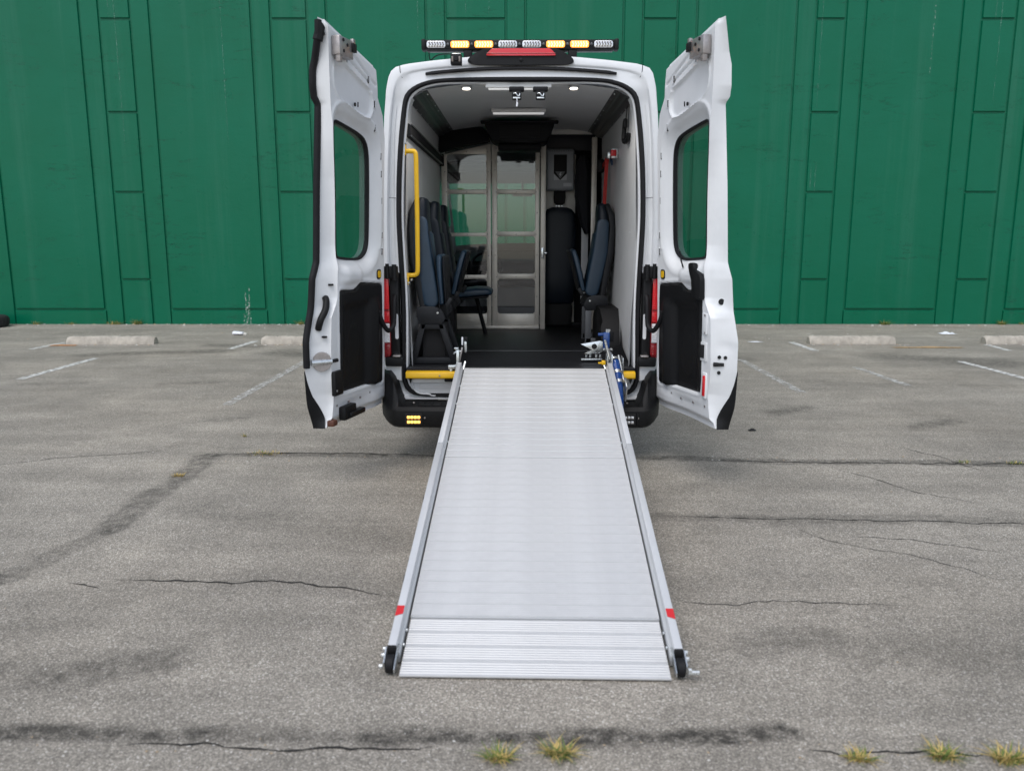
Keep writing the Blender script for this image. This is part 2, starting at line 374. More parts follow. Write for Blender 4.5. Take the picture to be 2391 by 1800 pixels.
# =================================================================== SETTING
import numpy as np
from mathutils import noise as mnoise
def ground_sheet():
    xs = np.concatenate([[-70, -40, -25], np.arange(-16, -4, .16), np.arange(-4, 4, .035), np.arange(4, 16.1, .16), [25, 40, 70]])
    ys = np.concatenate([[-40, -20, -8, -2, 0, 1], np.arange(1.8, 6.6, .03), np.arange(6.6, 15.2, .09), [17, 22, 35, 60]])
    X, Y = np.meshgrid(xs, ys); P = np.stack([X, Y], -1); rs = np.random.RandomState(4)
    wob = np.zeros_like(P)
    for f, a in ((2.1, .020), (4.7, .014), (11, .009), (23, .005)):
        for k in range(2):
            ph = rs.rand(4)*6.28; wob[..., k] += a*(np.sin(f*X+ph[0]+1.7*np.sin(f*.7*Y+ph[1]))+np.sin(f*1.3*Y+ph[2]+np.sin(f*.9*X+ph[3])))
    Q = P+wob*.8; keep = np.ones_like(X)
    segs = [((-2.1, 2.37), (-1.05, 2.41), .055, .60), ((-1.0, 2.40), (-.45, 2.375), .05, .35), ((-.5, 2.375), (.0, 2.41), .05, .62), ((.05, 2.42), (.85, 2.395), .058, .68),
            ((.85, 2.39), (1.8, 2.37), .05, .15),
            ((-2.9, 3.05), (-2.44, 3.56), .10, .30), ((-2.44, 3.56), (-2.28, 4.3), .09, .30), ((-2.28, 4.3), (-2.29, 5.75), .12, .40), ((-2.29, 5.80), (-1.0, 5.84), .07, .42), ((-1, 5.84), (1.1, 5.73), .05, .30),
            ((1.0, 5.75), (4.5, 5.58), .075, .45), ((.7, 4.51), (4.5, 4.33), .09, .28), ((-4.5, 5.9), (-2.6, 5.0), .08, .0)]
    stains = [((-5.9, 10.9), (-4.2, 11.3), .30, .45), ((-4.6, 11.9), (-3.9, 11.8), .22, .42), ((-3.3, 11.2), (-2.6, 10.8), .5, .42), ((4.9, 10.9), (6.2, 10.3), .55, .40), ((2.3, 10.7), (2.9, 10.6), .35, .35),
              ((2.35, 7.35), (2.75, 7.55), .14, .40), ((3.35, 6.75), (3.8, 7.0), .14, .42), ((-2.75, 6.95), (-2.45, 7.0), .10, .35), ((-3.9, 8.7), (-3.4, 8.8), .12, .35), ((-5.4, 8.7), (-4.8, 8.8), .15, .28),
              ((-1.75, 2.75), (-1.35, 2.85), .16, .42), ((-2.1, 2.75), (-1.95, 2.8), .12, .35), ((-.9, 4.3), (-1.9, 4.6), .25, .22), ((1.3, 3.0), (2.2, 2.9), .22, .22), ((.9, 3.0), (1.2, 3.1), .15, .25), ((3.2, 8.9), (5.4, 8.6), .25, .2)]
    for lst, soft, kf in ((segs, .38, 1.25), (stains, .8, 1.25)):
        for a, c, w, s in lst:
            s = min(.8, s*kf)
            A = np.array(a); D = np.array(c)-A; t = np.clip(((Q-A)@D)/(D@D), 0, 1); d = np.linalg.norm(Q-A-t[..., None]*D, axis=-1)
            k = np.clip((w-d)/(w*soft), 0, 1); k = k*k*(3-2*k); keep *= 1-s*k
    nx, ny = len(xs), len(ys); vs = [(x, y, 0) for y in ys for x in xs]
    fs = [(j*nx+i, j*nx+i+1, (j+1)*nx+i+1, (j+1)*nx+i) for j in range(ny-1) for i in range(nx-1)]
    o = mesh('asphalt_ground', vs, fs, ASPH, recalc=False)
    at_ = o.data.attributes.new('tar', 'FLOAT', 'POINT'); at_.data.foreach_set('value', (1-keep).astype(np.float32).ravel()); return o
g = ground_sheet(); tag(g, None, kind='structure')
WM[g] = Matrix()
# cracks: ragged ribbons lying on the asphalt
def crack(pts, w, seed):
    rnd = random.Random(seed); P = resample([(x, y, 0) for x, y in pts], max(8, int(sum(math.dist(a, b_) for a, b_ in zip(pts, pts[1:]))/.035)), False)
    vs = []; fs = []; o = 0
    for i, p in enumerate(P):
        a = P[max(0, i-1)]; c = P[min(len(P)-1, i+1)]; d = (c-a).normalized(); s = Vector((-d.y, d.x, 0))
        o = o*.8 + rnd.uniform(-.013, .013); ww = w*rnd.uniform(.35, 1.1)*min(1, 5*min(i, len(P)-1-i)/len(P)+.05)
        q = p+s*o; vs += [q+s*ww+Vector((0, 0, .003)), q-s*ww+Vector((0, 0, .003))]
        if i: k = 2*i; fs.append((k-2, k-1, k+1, k))
    mesh('crack', vs, fs, CRACK, g)
for i, (pts, w) in enumerate([([(-1.93, 3.59), (-1.64, 3.57), (-1.33, 3.55), (-1.2, 3.585), (-1.03, 3.58), (-.82, 3.51), (-.7, 3.46), (-.55, 3.42)], .006),
        ([(-2.12, 3.56), (-2.0, 3.53), (-1.93, 3.48)], .005), ([(-1.3, 2.335), (-.95, 2.325), (-.6, 2.315), (-.45, 2.30), (-.25, 2.325)], .005),
        ([(-2.3, 5.84), (-1.6, 5.86), (-.9, 5.83), (-.4, 5.80)], .008), ([(.9, 5.70), (2.0, 5.66), (3.0, 5.65), (4.4, 5.58)], .007),
        ([(.9, 2.325), (1.02, 2.30), (1.08, 2.30), (1.25, 2.33), (1.5, 2.31)], .005), ([(.66, 3.40), (.95, 3.36), (1.15, 3.40), (1.4, 3.37), (1.75, 3.36)], .003),
        ([(1.5, 4.35), (1.75, 4.05), (2.0, 3.95), (2.3, 3.6)], .003), ([(1.7, 4.2), (2.1, 4.18), (2.5, 3.95)], .003), ([(2.2, 5.5), (2.35, 5.3), (2.5, 5.0), (2.8, 4.75)], .004),
        ([(.7, 4.5), (1.4, 4.47), (2.2, 4.45), (3.4, 4.37)], .005), ([(2.9, 6.1), (3.1, 5.8), (3.2, 5.4)], .004), ([(-4.2, 5.3), (-3.4, 5.7), (-2.6, 6.0)], .004)]):
    crack(pts, w, i)
def ribbon(name, a, c, w, m, z=.004):
    a = Vector((*a, z)); c = Vector((*c, z)); d = (c-a).normalized(); s = Vector((-d.y, d.x, 0))*w/2
    o = mesh(name, [a+s, a-s, c-s, c+s], [(0, 1, 2, 3)], m, g); return o
for a, c, m in [((-6.99, 11.45), (-6.92, 12.2), LINEM), ((-5.66, 9.0), (-5.62, 10.6), LINEM), ((-4.16, 11.5), (-4.07, 12.4), LINEM), ((-2.82, 7.6), (-2.775, 10.45), LINEF),
                ((4.16, 11.4), (4.12, 12.35), LINEM), ((2.91, 8.3), (2.88, 10.6), LINEF), ((6.89, 11.45), (6.94, 12.1), LINEM), ((5.75, 9.0), (5.67, 10.45), LINEM), ((4.2, 8.7), (4.13, 9.95), LINEF)]:
    ribbon('painted_line', a, c, .10, m)

# ---- green wall: recessed backing with proud panels, the joints between them left open
WALL_Y = 14.88
wall = empty('green_wall', (-.156, WALL_Y, 0), (0, 0, YAW)); tag(wall, 'tall green painted concrete wall with recessed panel joints behind the van', 'wall')
WX0, WX1, WH = -27.0, 27.2, 9.0
mesh('backing', [(WX0, .03, -.1), (WX1, .03, -.1), (WX1, .03, WH), (WX0, .03, WH), (WX0, .3, -.1), (WX1, .3, -.1), (WX1, .3, WH), (WX0, .3, WH)],
     [(0, 1, 2, 3), (4, 5, 6, 7), (3, 2, 6, 7), (0, 3, 7, 4), (1, 2, 6, 5)], GREEN, wall, local=True)
def slab(name, x0, x1, z0, z1, gap=.013, d=.032, y1=.034):
    x0 += gap; x1 -= gap; z0 += gap if z0 > 0 else 0; z1 -= gap if z1 < WH else 0
    e = .012; y = 0 + random.uniform(-.001, .001)
    vs = [(x0+e, y, z0+e*(z0 > 0)), (x1-e, y, z0+e*(z0 > 0)), (x1-e, y, z1-e), (x0+e, y, z1-e), (x0, y1, z0), (x1, y1, z0), (x1, y1, z1), (x0, y1, z1)]
    mesh(name, vs, [(0, 1, 2, 3), (0, 1, 5, 4), (1, 2, 6, 5), (2, 3, 7, 6), (3, 0, 4, 7)], GREEN, wall, local=True)
off = .156
strips = [(-24.6, -24.05), (-21.7, -21.15), (-18.75, -18.2), (-15.8, -15.25), (-12.85, -12.3), (-10.1, -9.57), (-7.25, -6.715), (-4.305, -3.68), (-1.30, -.26), (2.10, 2.69), (5.07, 5.58), (7.91, 8.5), (10.8, 11.35), (13.7, 14.2), (16.6, 17.15), (19.5, 20.05), (22.4, 22.95)]
strips = [(a+off, c+off) for a, c in strips]
joints = [0, .81, 2.354, 3.716, 5.252, 6.7, 8.1, WH]
prev = WX0
for i, (a, c) in enumerate(strips):
    # field between pilasters: surround (two stiles and a bottom rail) and a tall panel
    pa, pc = prev+.335, a-.335
    slab('stile', prev, pa, 0, WH); slab('stile', pc, a, 0, WH)
    slab('bottom_rail', pa-.026, pc+.026, 0, .267); slab('tall_panel', pa, pc, .267, WH, .014)
    for z0, z1 in zip(joints, joints[1:]): slab('pilaster_block', a, c, z0, z1)
    prev = c
slab('stile', prev, WX1, 0, WH)
# white paint spill running down the wall and on the asphalt
def blot(pts, y): return [(x, y, z) for x, z in pts]
spx = -4.98+off
vs = []; fs = []
rnd = random.Random(3)
for dx, z0, z1, w in ((-.03, .02, .60, .011), (.035, .0, .66, .008), (.0, .02, .33, .022), (-.07, .0, .2, .014), (.02, .3, .45, .016)):
    n = 12; b0 = len(vs)
    for i in range(n+1):
        z = z0+(z1-z0)*i/n; ww = w*rnd.uniform(.5, 1.2); xx = spx+dx+rnd.uniform(-.008, .008); vs += [(xx-ww, -.004, z), (xx+ww, -.004, z)]
        if i: k = b0+2*i; fs.append((k-2, k-1, k+1, k))
mesh('paint_spill', vs, fs, SPLASH, wall, local=True)
cxy = (-4.9, 14.73); vs = [(cxy[0]+.34*math.cos(k*.4)*rnd.uniform(.6, 1.1), cxy[1]+.08*math.sin(k*.4)*rnd.uniform(.6, 1.1), .005) for k in range(16)]
mesh('paint_spill', vs, [tuple(range(16))], SPLASH, g)
# thin white drips on the right of the wall
vs = []; fs = []; b0 = 0
for (x, z0, z1, lean) in ((6.35+off+.75, 4.35, 6.2, .0),):
    for i in range(25):
        z = z0+(z1-z0)*i/24; ww = .002+.005*rnd.random()*i/24; xx = x+rnd.uniform(-.006, .006); vs += [(xx-ww, -.004, z), (xx+ww, -.004, z)]
        if i: k = 2*i; fs.append((k-2, k-1, k+1, k))
mesh('paint_drip', vs, fs, SPLASH, wall, local=True)
vs = []; fs = []
for x, z0, z1 in ((-6.98+off, 3.0, 6.6), (-7.08+off, 5.26, 6.4), (-.95+off, 5.3, 6.0), (-.55+off, 5.3, 5.9), (-1.62, 4.9, 6.3), (-3.2, 2.6, 3.0), (2.6, 1.9, 2.5), (5.38, 2.36, 2.9), (5.3, 2.36, 2.8), (5.33, 3.8, 5.9), (8.3, 5.2, 6.3), (8.4, 3.9, 6.2), (-5.0, 2.9, 6.3)):
    b0 = len(vs)
    for i in range(15):
        z = z0+(z1-z0)*i/14; ww = (.002+.006*rnd.random())*math.sin(PI*(i+.5)/15); xx = x+rnd.uniform(-.004, .004); vs += [(xx-ww, -.005, z), (xx+ww, -.005, z)]
        if i: k = b0+2*i; fs.append((k-2, k-1, k+1, k))
FAINT = worn_paint('faint_drip_paint', (.22, .38, .32), .45, .7, 18)
mesh('faint_drips', vs, fs, FAINT, wall, local=True)

# =================================================================== VAN
van = empty('van', (0, 8.85, 0)); tag(van, 'white high roof van with both rear doors swung open, parked before the green wall', 'van')
def yr(z): return 5.83+.0395*max(0, z-.41)                 # the rear face leans forward a little
HALF = [(0, .42), (.5, .42), (.9, .42), (.965, .47), (.99, .62), (1.0, .85), (1.0, 1.2), (.995, 1.45), (.985, 1.75), (.972, 2.1), (.957, 2.42), (.938, 2.60), (.915, 2.70), (.885, 2.742), (.80, 2.765), (.62, 2.787), (.4, 2.808), (.2, 2.820), (0, 2.825)]
def profile(zt=2.825, wsc=1.0, sh=0):
    k = (zt-.42)/(2.825-.42); h = [(x*wsc, .42+(z-.42)*k) for x, z in HALF]
    return [(-x, z) for x, z in h] + [(x, z) for x, z in h[-2:0:-1]]
st = []
for Y, zt, ws in ((None, 2.825, 1), (6.0, 2.828, 1.0), (6.6, 2.83, 1.005), (7.4, 2.83, 1.01), (8.2, 2.825, 1.01), (8.9, 2.81, 1.01), (9.4, 2.76, 1.005), (9.8, 2.64, .995), (10.05, 2.46, .99), (10.35, 2.14, .985), (10.65, 1.82, .98), (10.95, 1.50, .97), (11.3, 1.38, .95), (11.6, 1.22, .92), (11.78, 1.02, .88), (11.86, .8, .8)):
    st.append([(x, (Y if Y else yr(z)+.035), z) for x, z in profile(zt, ws)])
n = len(st[0]); vs = [v for l in st for v in l]; body = []; ws_f = []; sw_f = []
for i in range(len(st)-1):
    for j in range(n):
        f = (i*n+j, i*n+(j+1) % n, (i+1)*n+(j+1) % n, (i+1)*n+j)
        c = sum((Vector(vs[k]) for k in f), Vector())/4
        if 10.05 < c.y < 10.95 and abs(c.x) < .86 and c.z > 1.3: ws_f.append(f)
        elif 9.45 < c.y < 10.7 and abs(c.x) > .9 and 1.45 < c.z < 2.05: sw_f.append(f)
        else: body.append(f)
body.append(tuple((len(st)-1)*n+j for j in range(n)))
def sub(name, faces, m):
    used = sorted({k for f in faces for k in f}); mp = {k: i for i, k in enumerate(used)}
    return mesh(name, [vs[k] for k in used], [tuple(mp[k] for k in f) for f in faces], m, van, True)
sub('body', body, WHITE); sub('windscreen', ws_f, GLASS_WS); 
for s_ in (-1, 1): sub('side_window', [f for f in sw_f if vs[f[0]][0]*s_ > 0], GLASS_WS)
# underbody and wheels
box('underbody', (0, 8.5, .46), (1.7, 5.0, .06), DARK, van, .01)  # plain dark plate, added to keep light from leaking in below
def wheel(x, y):
    s = 1 if x > 0 else -1
    prof = [(.19, -.10), (.22, -.115), (.30, -.12), (.335, -.10), (.348, -.05), (.348, .05), (.335, .10), (.30, .12), (.22, .115), (.19, .10)]
    loops = []
    for k in range(32):
        a = 2*PI*k/32; loops.append([(x+w, y+r_*math.cos(a), .348+r_*math.sin(a)) for r_, w in prof])
    loops.append(loops[0]); t_ = loft('tyre', loops, TYRE, van, closed=False); t_.name = 'wheel'
    tube('rim', [(x-s*.05, y, .348), (x+s*.09, y, .348), (x+s*.11, y, .348)], [.195, .195, .12], STEEL, t_, 24)
for x, y in ((-.86, 6.95), (.86, 6.95), (-.86, 10.65), (.86, 10.65)): wheel(x, y)
for s in (-1, 1):
    for y in (6.95, 10.65):
        xs = 1.003 if y < 9 else .985
        prism('wheel_arch', [(y+.43*math.cos(a), .36+.43*math.sin(a)) for a in [PI*k/16 for k in range(17)]], YZ, s*(xs-.03), s*(xs+.006), BLACK, van)

for s in (-1, 1):
    box('side_rub_strip', (s*1.012, 8.8, .78), (.022, 2.6, .13), BLACK, van, .008); box('side_rub_strip', (s*1.006, 6.22, .78), (.022, .55, .13), BLACK, van, .008)
    for y in (7.55, 8.95): tube('panel_seam', [(s*1.006, y, .52), (s*1.013, y, .9), (s*1.011, y, 1.3), (s*.999, y, 1.75), (s*.985, y, 2.1), (s*.968, y, 2.42)], .004, RUB, van, 6)
    tube('slide_rail', [(s*1.012, 6.1, 1.42), (s*1.014, 7.5, 1.42)], .008, RUB, van, 6)
    mr_ = box('wing_mirror', (s*1.22, 10.25, 1.75), (.20, .12, .38), BLACK, van, .03, 3); box('mirror_arm', (s*1.06, 10.27, 1.62), (.22, .06, .08), BLACK, mr_, .015)
# ---- rear frame: painted corner, gutter, flange
open_px = [(1216, 184), (1107, 184.5), (1020, 187), (985, 196), (966, 206), (953, 217), (945, 232), (940, 271), (934.6, 325), (930, 407), (929, 508), (933, 580), (937, 644), (940.5, 720), (941, 813), (942, 881), (946, 898), (953, 910), (971, 921), (1000, 923), (1100, 923), (1216, 923)]
op = []
for px, py in open_px:
    z = at(px, py, 5.86).z; p = at(px, py, yr(z)+.02); op.append((p.x, p.z))
op = [(min(0, x), z) for x, z in op]; op[0] = (0, op[1][1]); op[-1] = (0, op[-2][1])
half = op
oploop = [(x, z) for x, z in half] + [(-x, z) for x, z in half[-2:0:-1]]      # top centre, down left, bottom, up right
oploop = [(v.x, v.z) for v in resample(smooth_path([(x, 0, z) for x, z in oploop], 2, True), 200)]
outl = profile(); 
outl = [(x, z) for x, z in outl]; ti = max(range(len(outl)), key=lambda k: outl[k][1]); outl = outl[ti:]+outl[:ti]
if outl[1][0] > 0: outl = [outl[0]]+outl[1:][::-1]
def ray_hit(poly, c, d):
    best = None
    for (x0, z0), (x1, z1) in zip(poly, poly[1:]+poly[:1]):
        ex, ez = x1-x0, z1-z0; den = d[0]*ez-d[1]*ex
        if abs(den) < 1e-12: continue
        t_ = ((x0-c[0])*ez-(z0-c[1])*ex)/den; u = ((x0-c[0])*d[1]-(z0-c[1])*d[0])/den
        if t_ > 0 and -1e-6 <= u <= 1+1e-6 and (best is None or t_ > best): best = t_
    return (c[0]+d[0]*best, c[1]+d[1]*best)
# pair every opening point with the silhouette point straight outwards from the nearest spine point
pairs = []
for x, z in oploop:
    cz = min(max(z, 1.1), 2.05); d = (x, z-cz); l = math.hypot(*d) or 1
    pairs.append(ray_hit(outl, (0, cz), (d[0]/l, d[1]/l)))
def mixl(f, inset=0): return [(a[0]+(b_[0]-a[0])*f, a[1]+(b_[1]-a[1])*f) for a, b_ in zip(oploop, pairs)]
def offl(poly, d):   # move towards the loop's middle
    out = []
    for x, z in poly:
        cz = min(max(z, 1.1), 2.05); l = math.hypot(x, z-cz) or 1; out.append((x-d*x/l, z-d*(z-cz)/l))
    return out
lps = []
for f, dy in ((1.0, .036), (.985, .012), (.955, .002), (.68, .0), (.62, .006), (.56, .040), (.30, .045), (.12, .035), (-.02, .030)):
    lps.append([(x, yr(z)+dy*(1-.75*sst(2.5, 2.62, z)*(f < 1)), z) for x, z in mixl(f)])
lin = offl(oploop, .035); lps.append([(x, yr(z)+.034, z) for x, z in lin]); lps.append([(x, yr(z)+.16, z) for x, z in lin])
loft('rear_frame', lps, WHITE_IN, van)
# rubber opening seal
sp = [(x, yr(z)+.016, z) for x, z in offl(oploop, .006)]
vs_ = []; fs_ = []
k = len(sp); NS = 10
for i in range(k):
    x, y, z = sp[i]; cz = min(max(z, 1.1), 2.05); d = Vector((x, 0, z-cz)).normalized()
    for j in range(NS):
        a = 2*PI*j/NS; vs_.append(Vector((x, y, z))+d*.0185*math.cos(a)+Vector((0, 1, 0))*.020*math.sin(a))
for i in range(k):
    for j in range(NS): fs_.append((i*NS+j, i*NS+(j+1) % NS, ((i+1) % k)*NS+(j+1) % NS, ((i+1) % k)*NS+j))
mesh('opening_seal', vs_, fs_, RUB, van, True)
# seams in the frame corners
for s in (-1, 1):
    tube('panel_seam', smooth_path([(s*.655*1.28, yr(2.75)-.001, 2.752), (s*.835, yr(2.7)-.001, 2.70), (s*.80, yr(2.6)+.038, 2.62), (s*.74, yr(2.6)+.036, 2.61)], 1), .0022, RUB, van, 6)
    tube('panel_seam', [(s*.885, yr(1.88)+.040, 1.86), (s*.93, yr(1.88)+.0, 1.862)], .002, RUB, van, 6)
    tube('panel_seam', smooth_path([(s*.905, yr(1.4)+.035, 1.45), (s*.905, yr(1.9)+.036, 1.9), (s*.895, yr(2.3)+.036, 2.3), (s*.87, yr(2.5)+.036, 2.5)], 2), .003, WHITE, van, 6)
# black drip rail above the opening
loops = []
for i in range(29):
    x = -.66+1.32*i/28; z = 2.735-.036*(x/.66)**2-.0; y = yr(z)-.006
    e = .35 if i in (0, 28) else 1
    loops.append([(x, y-.002*e, z+.011*e), (x, y-.009*e, z+.006*e), (x, y-.010*e, z-.007*e), (x, y-.001, z-.013*e), (x, y+.012, z-.01), (x, y+.012, z+.01)])
loft('drip_rail', loops, RUB, van, cap=(True, True))
# third brake lamp
bm = bmesh.new(); 
ly = 5.88
prism('brake_lamp_housing', sm2([(-.372, 2.787), (-.355, 2.762), (-.30, 2.752), (.30, 2.752), (.355, 2.760), (.368, 2.783), (.33, 2.815), (.25, 2.858), (.20, 2.864), (-.20, 2.864), (-.26, 2.858), (-.335, 2.818)], 2), XZ, ly+.02, ly+.30, BLACK, van, .006)
bl = prism('brake_lamp_lens', sm2([(-.245, 2.812), (-.205, 2.853), (-.19, 2.857), (.19, 2.857), (.205, 2.853), (.245, 2.812), (.22, 2.810), (-.22, 2.810)], 1), XZ, ly+.008, ly+.03, REDL, van, .003)
tube('lamp_rib', [(-.235, ly+.006, 2.825), (.235, ly+.006, 2.825)], .002, REDL2, bl, 6)
bolt('screw', (0, ly+.018, 2.785), (0, -1, 0), .012, BLACK, van)
# roof camera
cm = box('rear_camera', (-.437, 5.80, 2.765), (.075, .06, .068), BLACK, van, .006)
tube('lens', [(-.437, 5.77, 2.768), (-.437, 5.758, 2.768)], [.017, .014], HOLE, cm, 14)
for dx in (-.024, .024): box('infrared_window', (-.437+dx, 5.7685, 2.765), (.012, .004, .034), LEDD, cm, .001)
box('bracket', (-.437, 5.82, 2.79), (.06, .05, .035), ZINC, cm, .004)
# cable from the roof camera
tube('roof_cable', smooth_path([(-.47, 5.84, 2.81), (-.53, 5.95, 2.835), (-.60, 6.02, 2.838), (-.645, 6.05, 2.80), (-.65, 6.06, 2.90)], 2), .004, RUB, van, 6)

# tail lamps with hinge pillars
for s in (-1, 1):
    tl = prism('tail_lamp', sm2([(s*.998, 1.36), (s*.95, 1.36), (s*.935, 1.33), (s*.925, .77), (s*.94, .735), (s*.995, .74)], 1), XZ, 5.775, 5.86, REDL2, van, .006)
    for z0, z1, m in ((1.08, 1.345, REDL), (.99, 1.07, REDL), (.845, .985, CLEARL), (.755, .84, REDL2)):
        box('lens_section', (s*.955, 5.772, (z0+z1)/2), (.045, .012, z1-z0-.004), m, tl, .003)
        for k2 in range(int((z1-z0)/.016)): box('lens_flute', (s*.952, 5.7655, z0+.012+k2*.016), (.032, .004, .008), m, tl, .0015, 1)
    pl = prism('hinge_pillar_trim', rrect(min(s*.868, s*.928), max(s*.868, s*.928), .70, 1.34, .012), XZ, 5.792, 5.88, BLACK, van, .003)
    for z in (.76, .95, 1.30): 
        prism('clip_recess', rrect(s*.897-.014, s*.897+.014, z-.02, z+.02, .012), XZ, 5.7905, 5.80, HOLE, pl)
    prism('pillar_slot', rrect(s*.885-.012, s*.885+.012, .87, 1.05, .011), XZ, 5.789, 5.80, WHITE_IN, pl)
    hg = box('door_hinge', (s*.915, 5.775, 1.345), (.10, .055, .085), BLACK, van, .008)
    tube('hinge_pin', [(s*.885, 5.74, 1.29), (s*.885, 5.74, 1.40)], .017, BLACK, hg, 12)
    tube('hinge_pin', [(s*.935, 5.745, 1.30), (s*.935, 5.745, 1.405)], .013, BLACK, hg, 12)
    hg = box('door_hinge', (s*.905, 5.78, .71), (.13, .05, .07), BLACK, van, .012)
    box('hinge_plate', (s*.885, 5.768, .752), (.055, .05, .014), STEEL, hg, .003)
    tube('check_strap', smooth_path([(s*.893, 5.80, 1.18), (s*.893, 5.765, 1.15), (s*.896, 5.745, 1.0), (s*.90, 5.73, .965), (s*.925, 5.69, .935), (s*.945, 5.65, .965), (s*.965, 5.60, 1.03), (s*.97, 5.57, 1.09)], 2), .0165, RUB, van, 12)
    lower = prism('quarter_panel_foot', [(s*.86, .56), (s*.965, .60), (s*.985, .74), (s*.865, .74)], XZ, 5.80, 5.87, WHITE_IN, van, .008)

# ---- rear threshold: painted sill, yellow nosing, bumper with step
prism('threshold_panel', rrect(-.80, .80, .44, .60, .06, 6), XZ, 5.845, 5.87, WHITE_IN, van, .01)
prism('threshold_rib', rrect(-.79, .79, .545, .578, .01), XZ, 5.815, 5.85, WHITE_IN, van, .008)
prism('threshold_recess', rrect(-.74, .74, .498, .538, .008), XZ, 5.839, 5.846, GREYL, van, .004)
for s in (-1, 1):
    tube('threshold_bead', smooth_path([(s*.79, 5.835, .55), (s*.775, 5.832, .49), (s*.735, 5.832, .462), (s*.66, 5.832, .462), (s*.655, 5.832, .45), (s*.62, 5.832, .448)], 2), .006, WHITE_IN, van, 8)
ny = 5.755
sill = prism('step_nosing', [(ny, .588), (ny-.004, .60), (ny, .632), (ny+.02, .638), (ny+.10, .638), (ny+.10, .588)], YZ, -.825, -.44, YEL, van, .004)
bolt('screw', (-.58, ny-.003, .61), (0, -1, 0), .006, STEEL, sill)
prism('step_nosing', [(ny, .588), (ny-.004, .60), (ny, .632), (ny+.02, .638), (ny+.10, .638), (ny+.10, .588)], YZ, .68, .825, YEL, van, .004)
box('rubber_stop', (-.515, 5.80, .571), (.07, .05, .022), RUB, van, .01)
box('threshold_strip', (0, 5.86, .648), (1.62, .07, .014), DKCH, van, .003)
def bump_section(x, top, outy, lo=.262):
    return [(x, 5.86, lo), (x, outy+.05, lo-.008), (x, outy+.012, lo+.015), (x, outy, lo+.06), (x, outy+.004, lo+.12), (x, outy+.03, lo+.145), (x, outy+.06, top-.01), (x, outy+.085, top), (x, 5.86, top+.005)]
loops = []
for i in range(61):
    x = -1.0+2.0*i/60; a = abs(x)
    e = max(0, (a-.86)/.14); outy = 5.60+.16*e**2.2
    top = .405+.235*sst(.835, .925, a)
    xx = x
    sec = bump_section(xx, top, outy, .262+.05*e**2); loops.append(sec)
bump_o = loft('rear_bumper', loops, BLACK, van, cap=(True, True))
box('step_tread', (0, 5.72, .407), (1.46, .12, .012), TRIM, bump_o, .004)
for k2 in range(24): box('tread_rib', (-.69+.06*k2, 5.72, .415), (.012, .10, .006), TRIM, bump_o, .002, 1)
for s in (-1, 1):
    bolt('screw', (s*.765, 5.72, .417), (0, -.3, 1), .008, STEEL, bump_o)
    # marker lamps in the bumper
    lm = box('marker_lamp', (s*.752, 5.606, .325), (.125, .03, .085), HOLE, van, .006)
    for rr in range(2):
        for cc in range(4):
            px = s*.752-.036+cc*.024; pz = .341-rr*.034
            box('led', (px, 5.589, pz), (.021, .008, .020), mat('amber_marker_lit', (1, .5, .06), .3, emit=(1, .47, .10), estr=1.9) if s < 0 else LEDW, lm, .004)
    if s > 0: box('lamp_edge', (.822, 5.592, .33), (.012, .02, .085), BLACK, lm, .003)
    bolt('screw', (s*.752+.078, 5.597, .335), (0, -1, 0), .006, STEEL, bump_o)

# ---- interior
box('cargo_floor', (0, 7.17, .625), (1.66, 2.72, .06), FLOORM, van, .004)
for y in (6.72,): box('floor_joint', (0, y, .6565), (1.62, .012, .004), DKCH, van, .001)
for s in (-1, 1):
    wl = mesh('wall_liner', [(s*.815, 6.0, .655), (s*.815, 8.36, .655), (s*.815, 8.36, 1.5), (s*.80, 8.36, 2.56), (s*.80, 5.98, 2.56), (s*.835, 5.98, 1.5)], [(0, 1, 2, 5), (5, 2, 3, 4)], GREYL, van)
    # inner trim between the flange and the liner
    mesh('pillar_liner', [(s*.79, 5.9, .62), (s*.79, 5.9, .80), (s*.835, 5.94, 1.5), (s*.80, 5.97, 2.5), (s*.815, 6.01, .655), (s*.822, 6.01, .8), (s*.838, 6.0, 1.5), (s*.80, 6.0, 2.55)], [(0, 1, 5, 4), (1, 2, 6, 5), (2, 3, 7, 6)], WHITE_IN, van)
    ch = prism('roof_channel', [(s*.805, 2.545), (s*.79, 2.535), (s*.745, 2.553), (s*.735, 2.566), (s*.70, 2.577), (s*.69, 2.59), (s*.655, 2.596), (s*.655, 2.615), (s*.80, 2.575)], XZ, 5.97, 8.33, DKCH, van, .003)
    for k2 in range(9):
        bolt('rivet', (s*.668, 6.1+k2*.26, 2.594), (0, 0, -1), .0055, ZINC, ch); bolt('rivet', (s*.788, 6.16+k2*.26, 2.537), (-s*.3, 0, -1), .0055, ZINC, ch)
    for k2 in range(5):
        for z in (1.05, 1.62): bolt('liner_screw', (s*.826, 6.25+k2*.42, z-.2*(k2 % 2)), (-s, 0, 0), .005, ZINC, wl)
cl = []
for i in range(17):
    x = -.80+1.6*i/16; z = 2.575+.075*(1-(x/.8)**2); cl.append((x, z))
loft('ceiling_liner', [[(x, y, z) for x, z in cl] for y in (5.94, 6.5, 7.2, 8.4)], CEIL, van, closed=False)
loft('ceiling_seam', [[(x, y, z-.003) for x, z in cl[3:14]] for y in (6.508, 6.516)], TUBEL, van, closed=False)
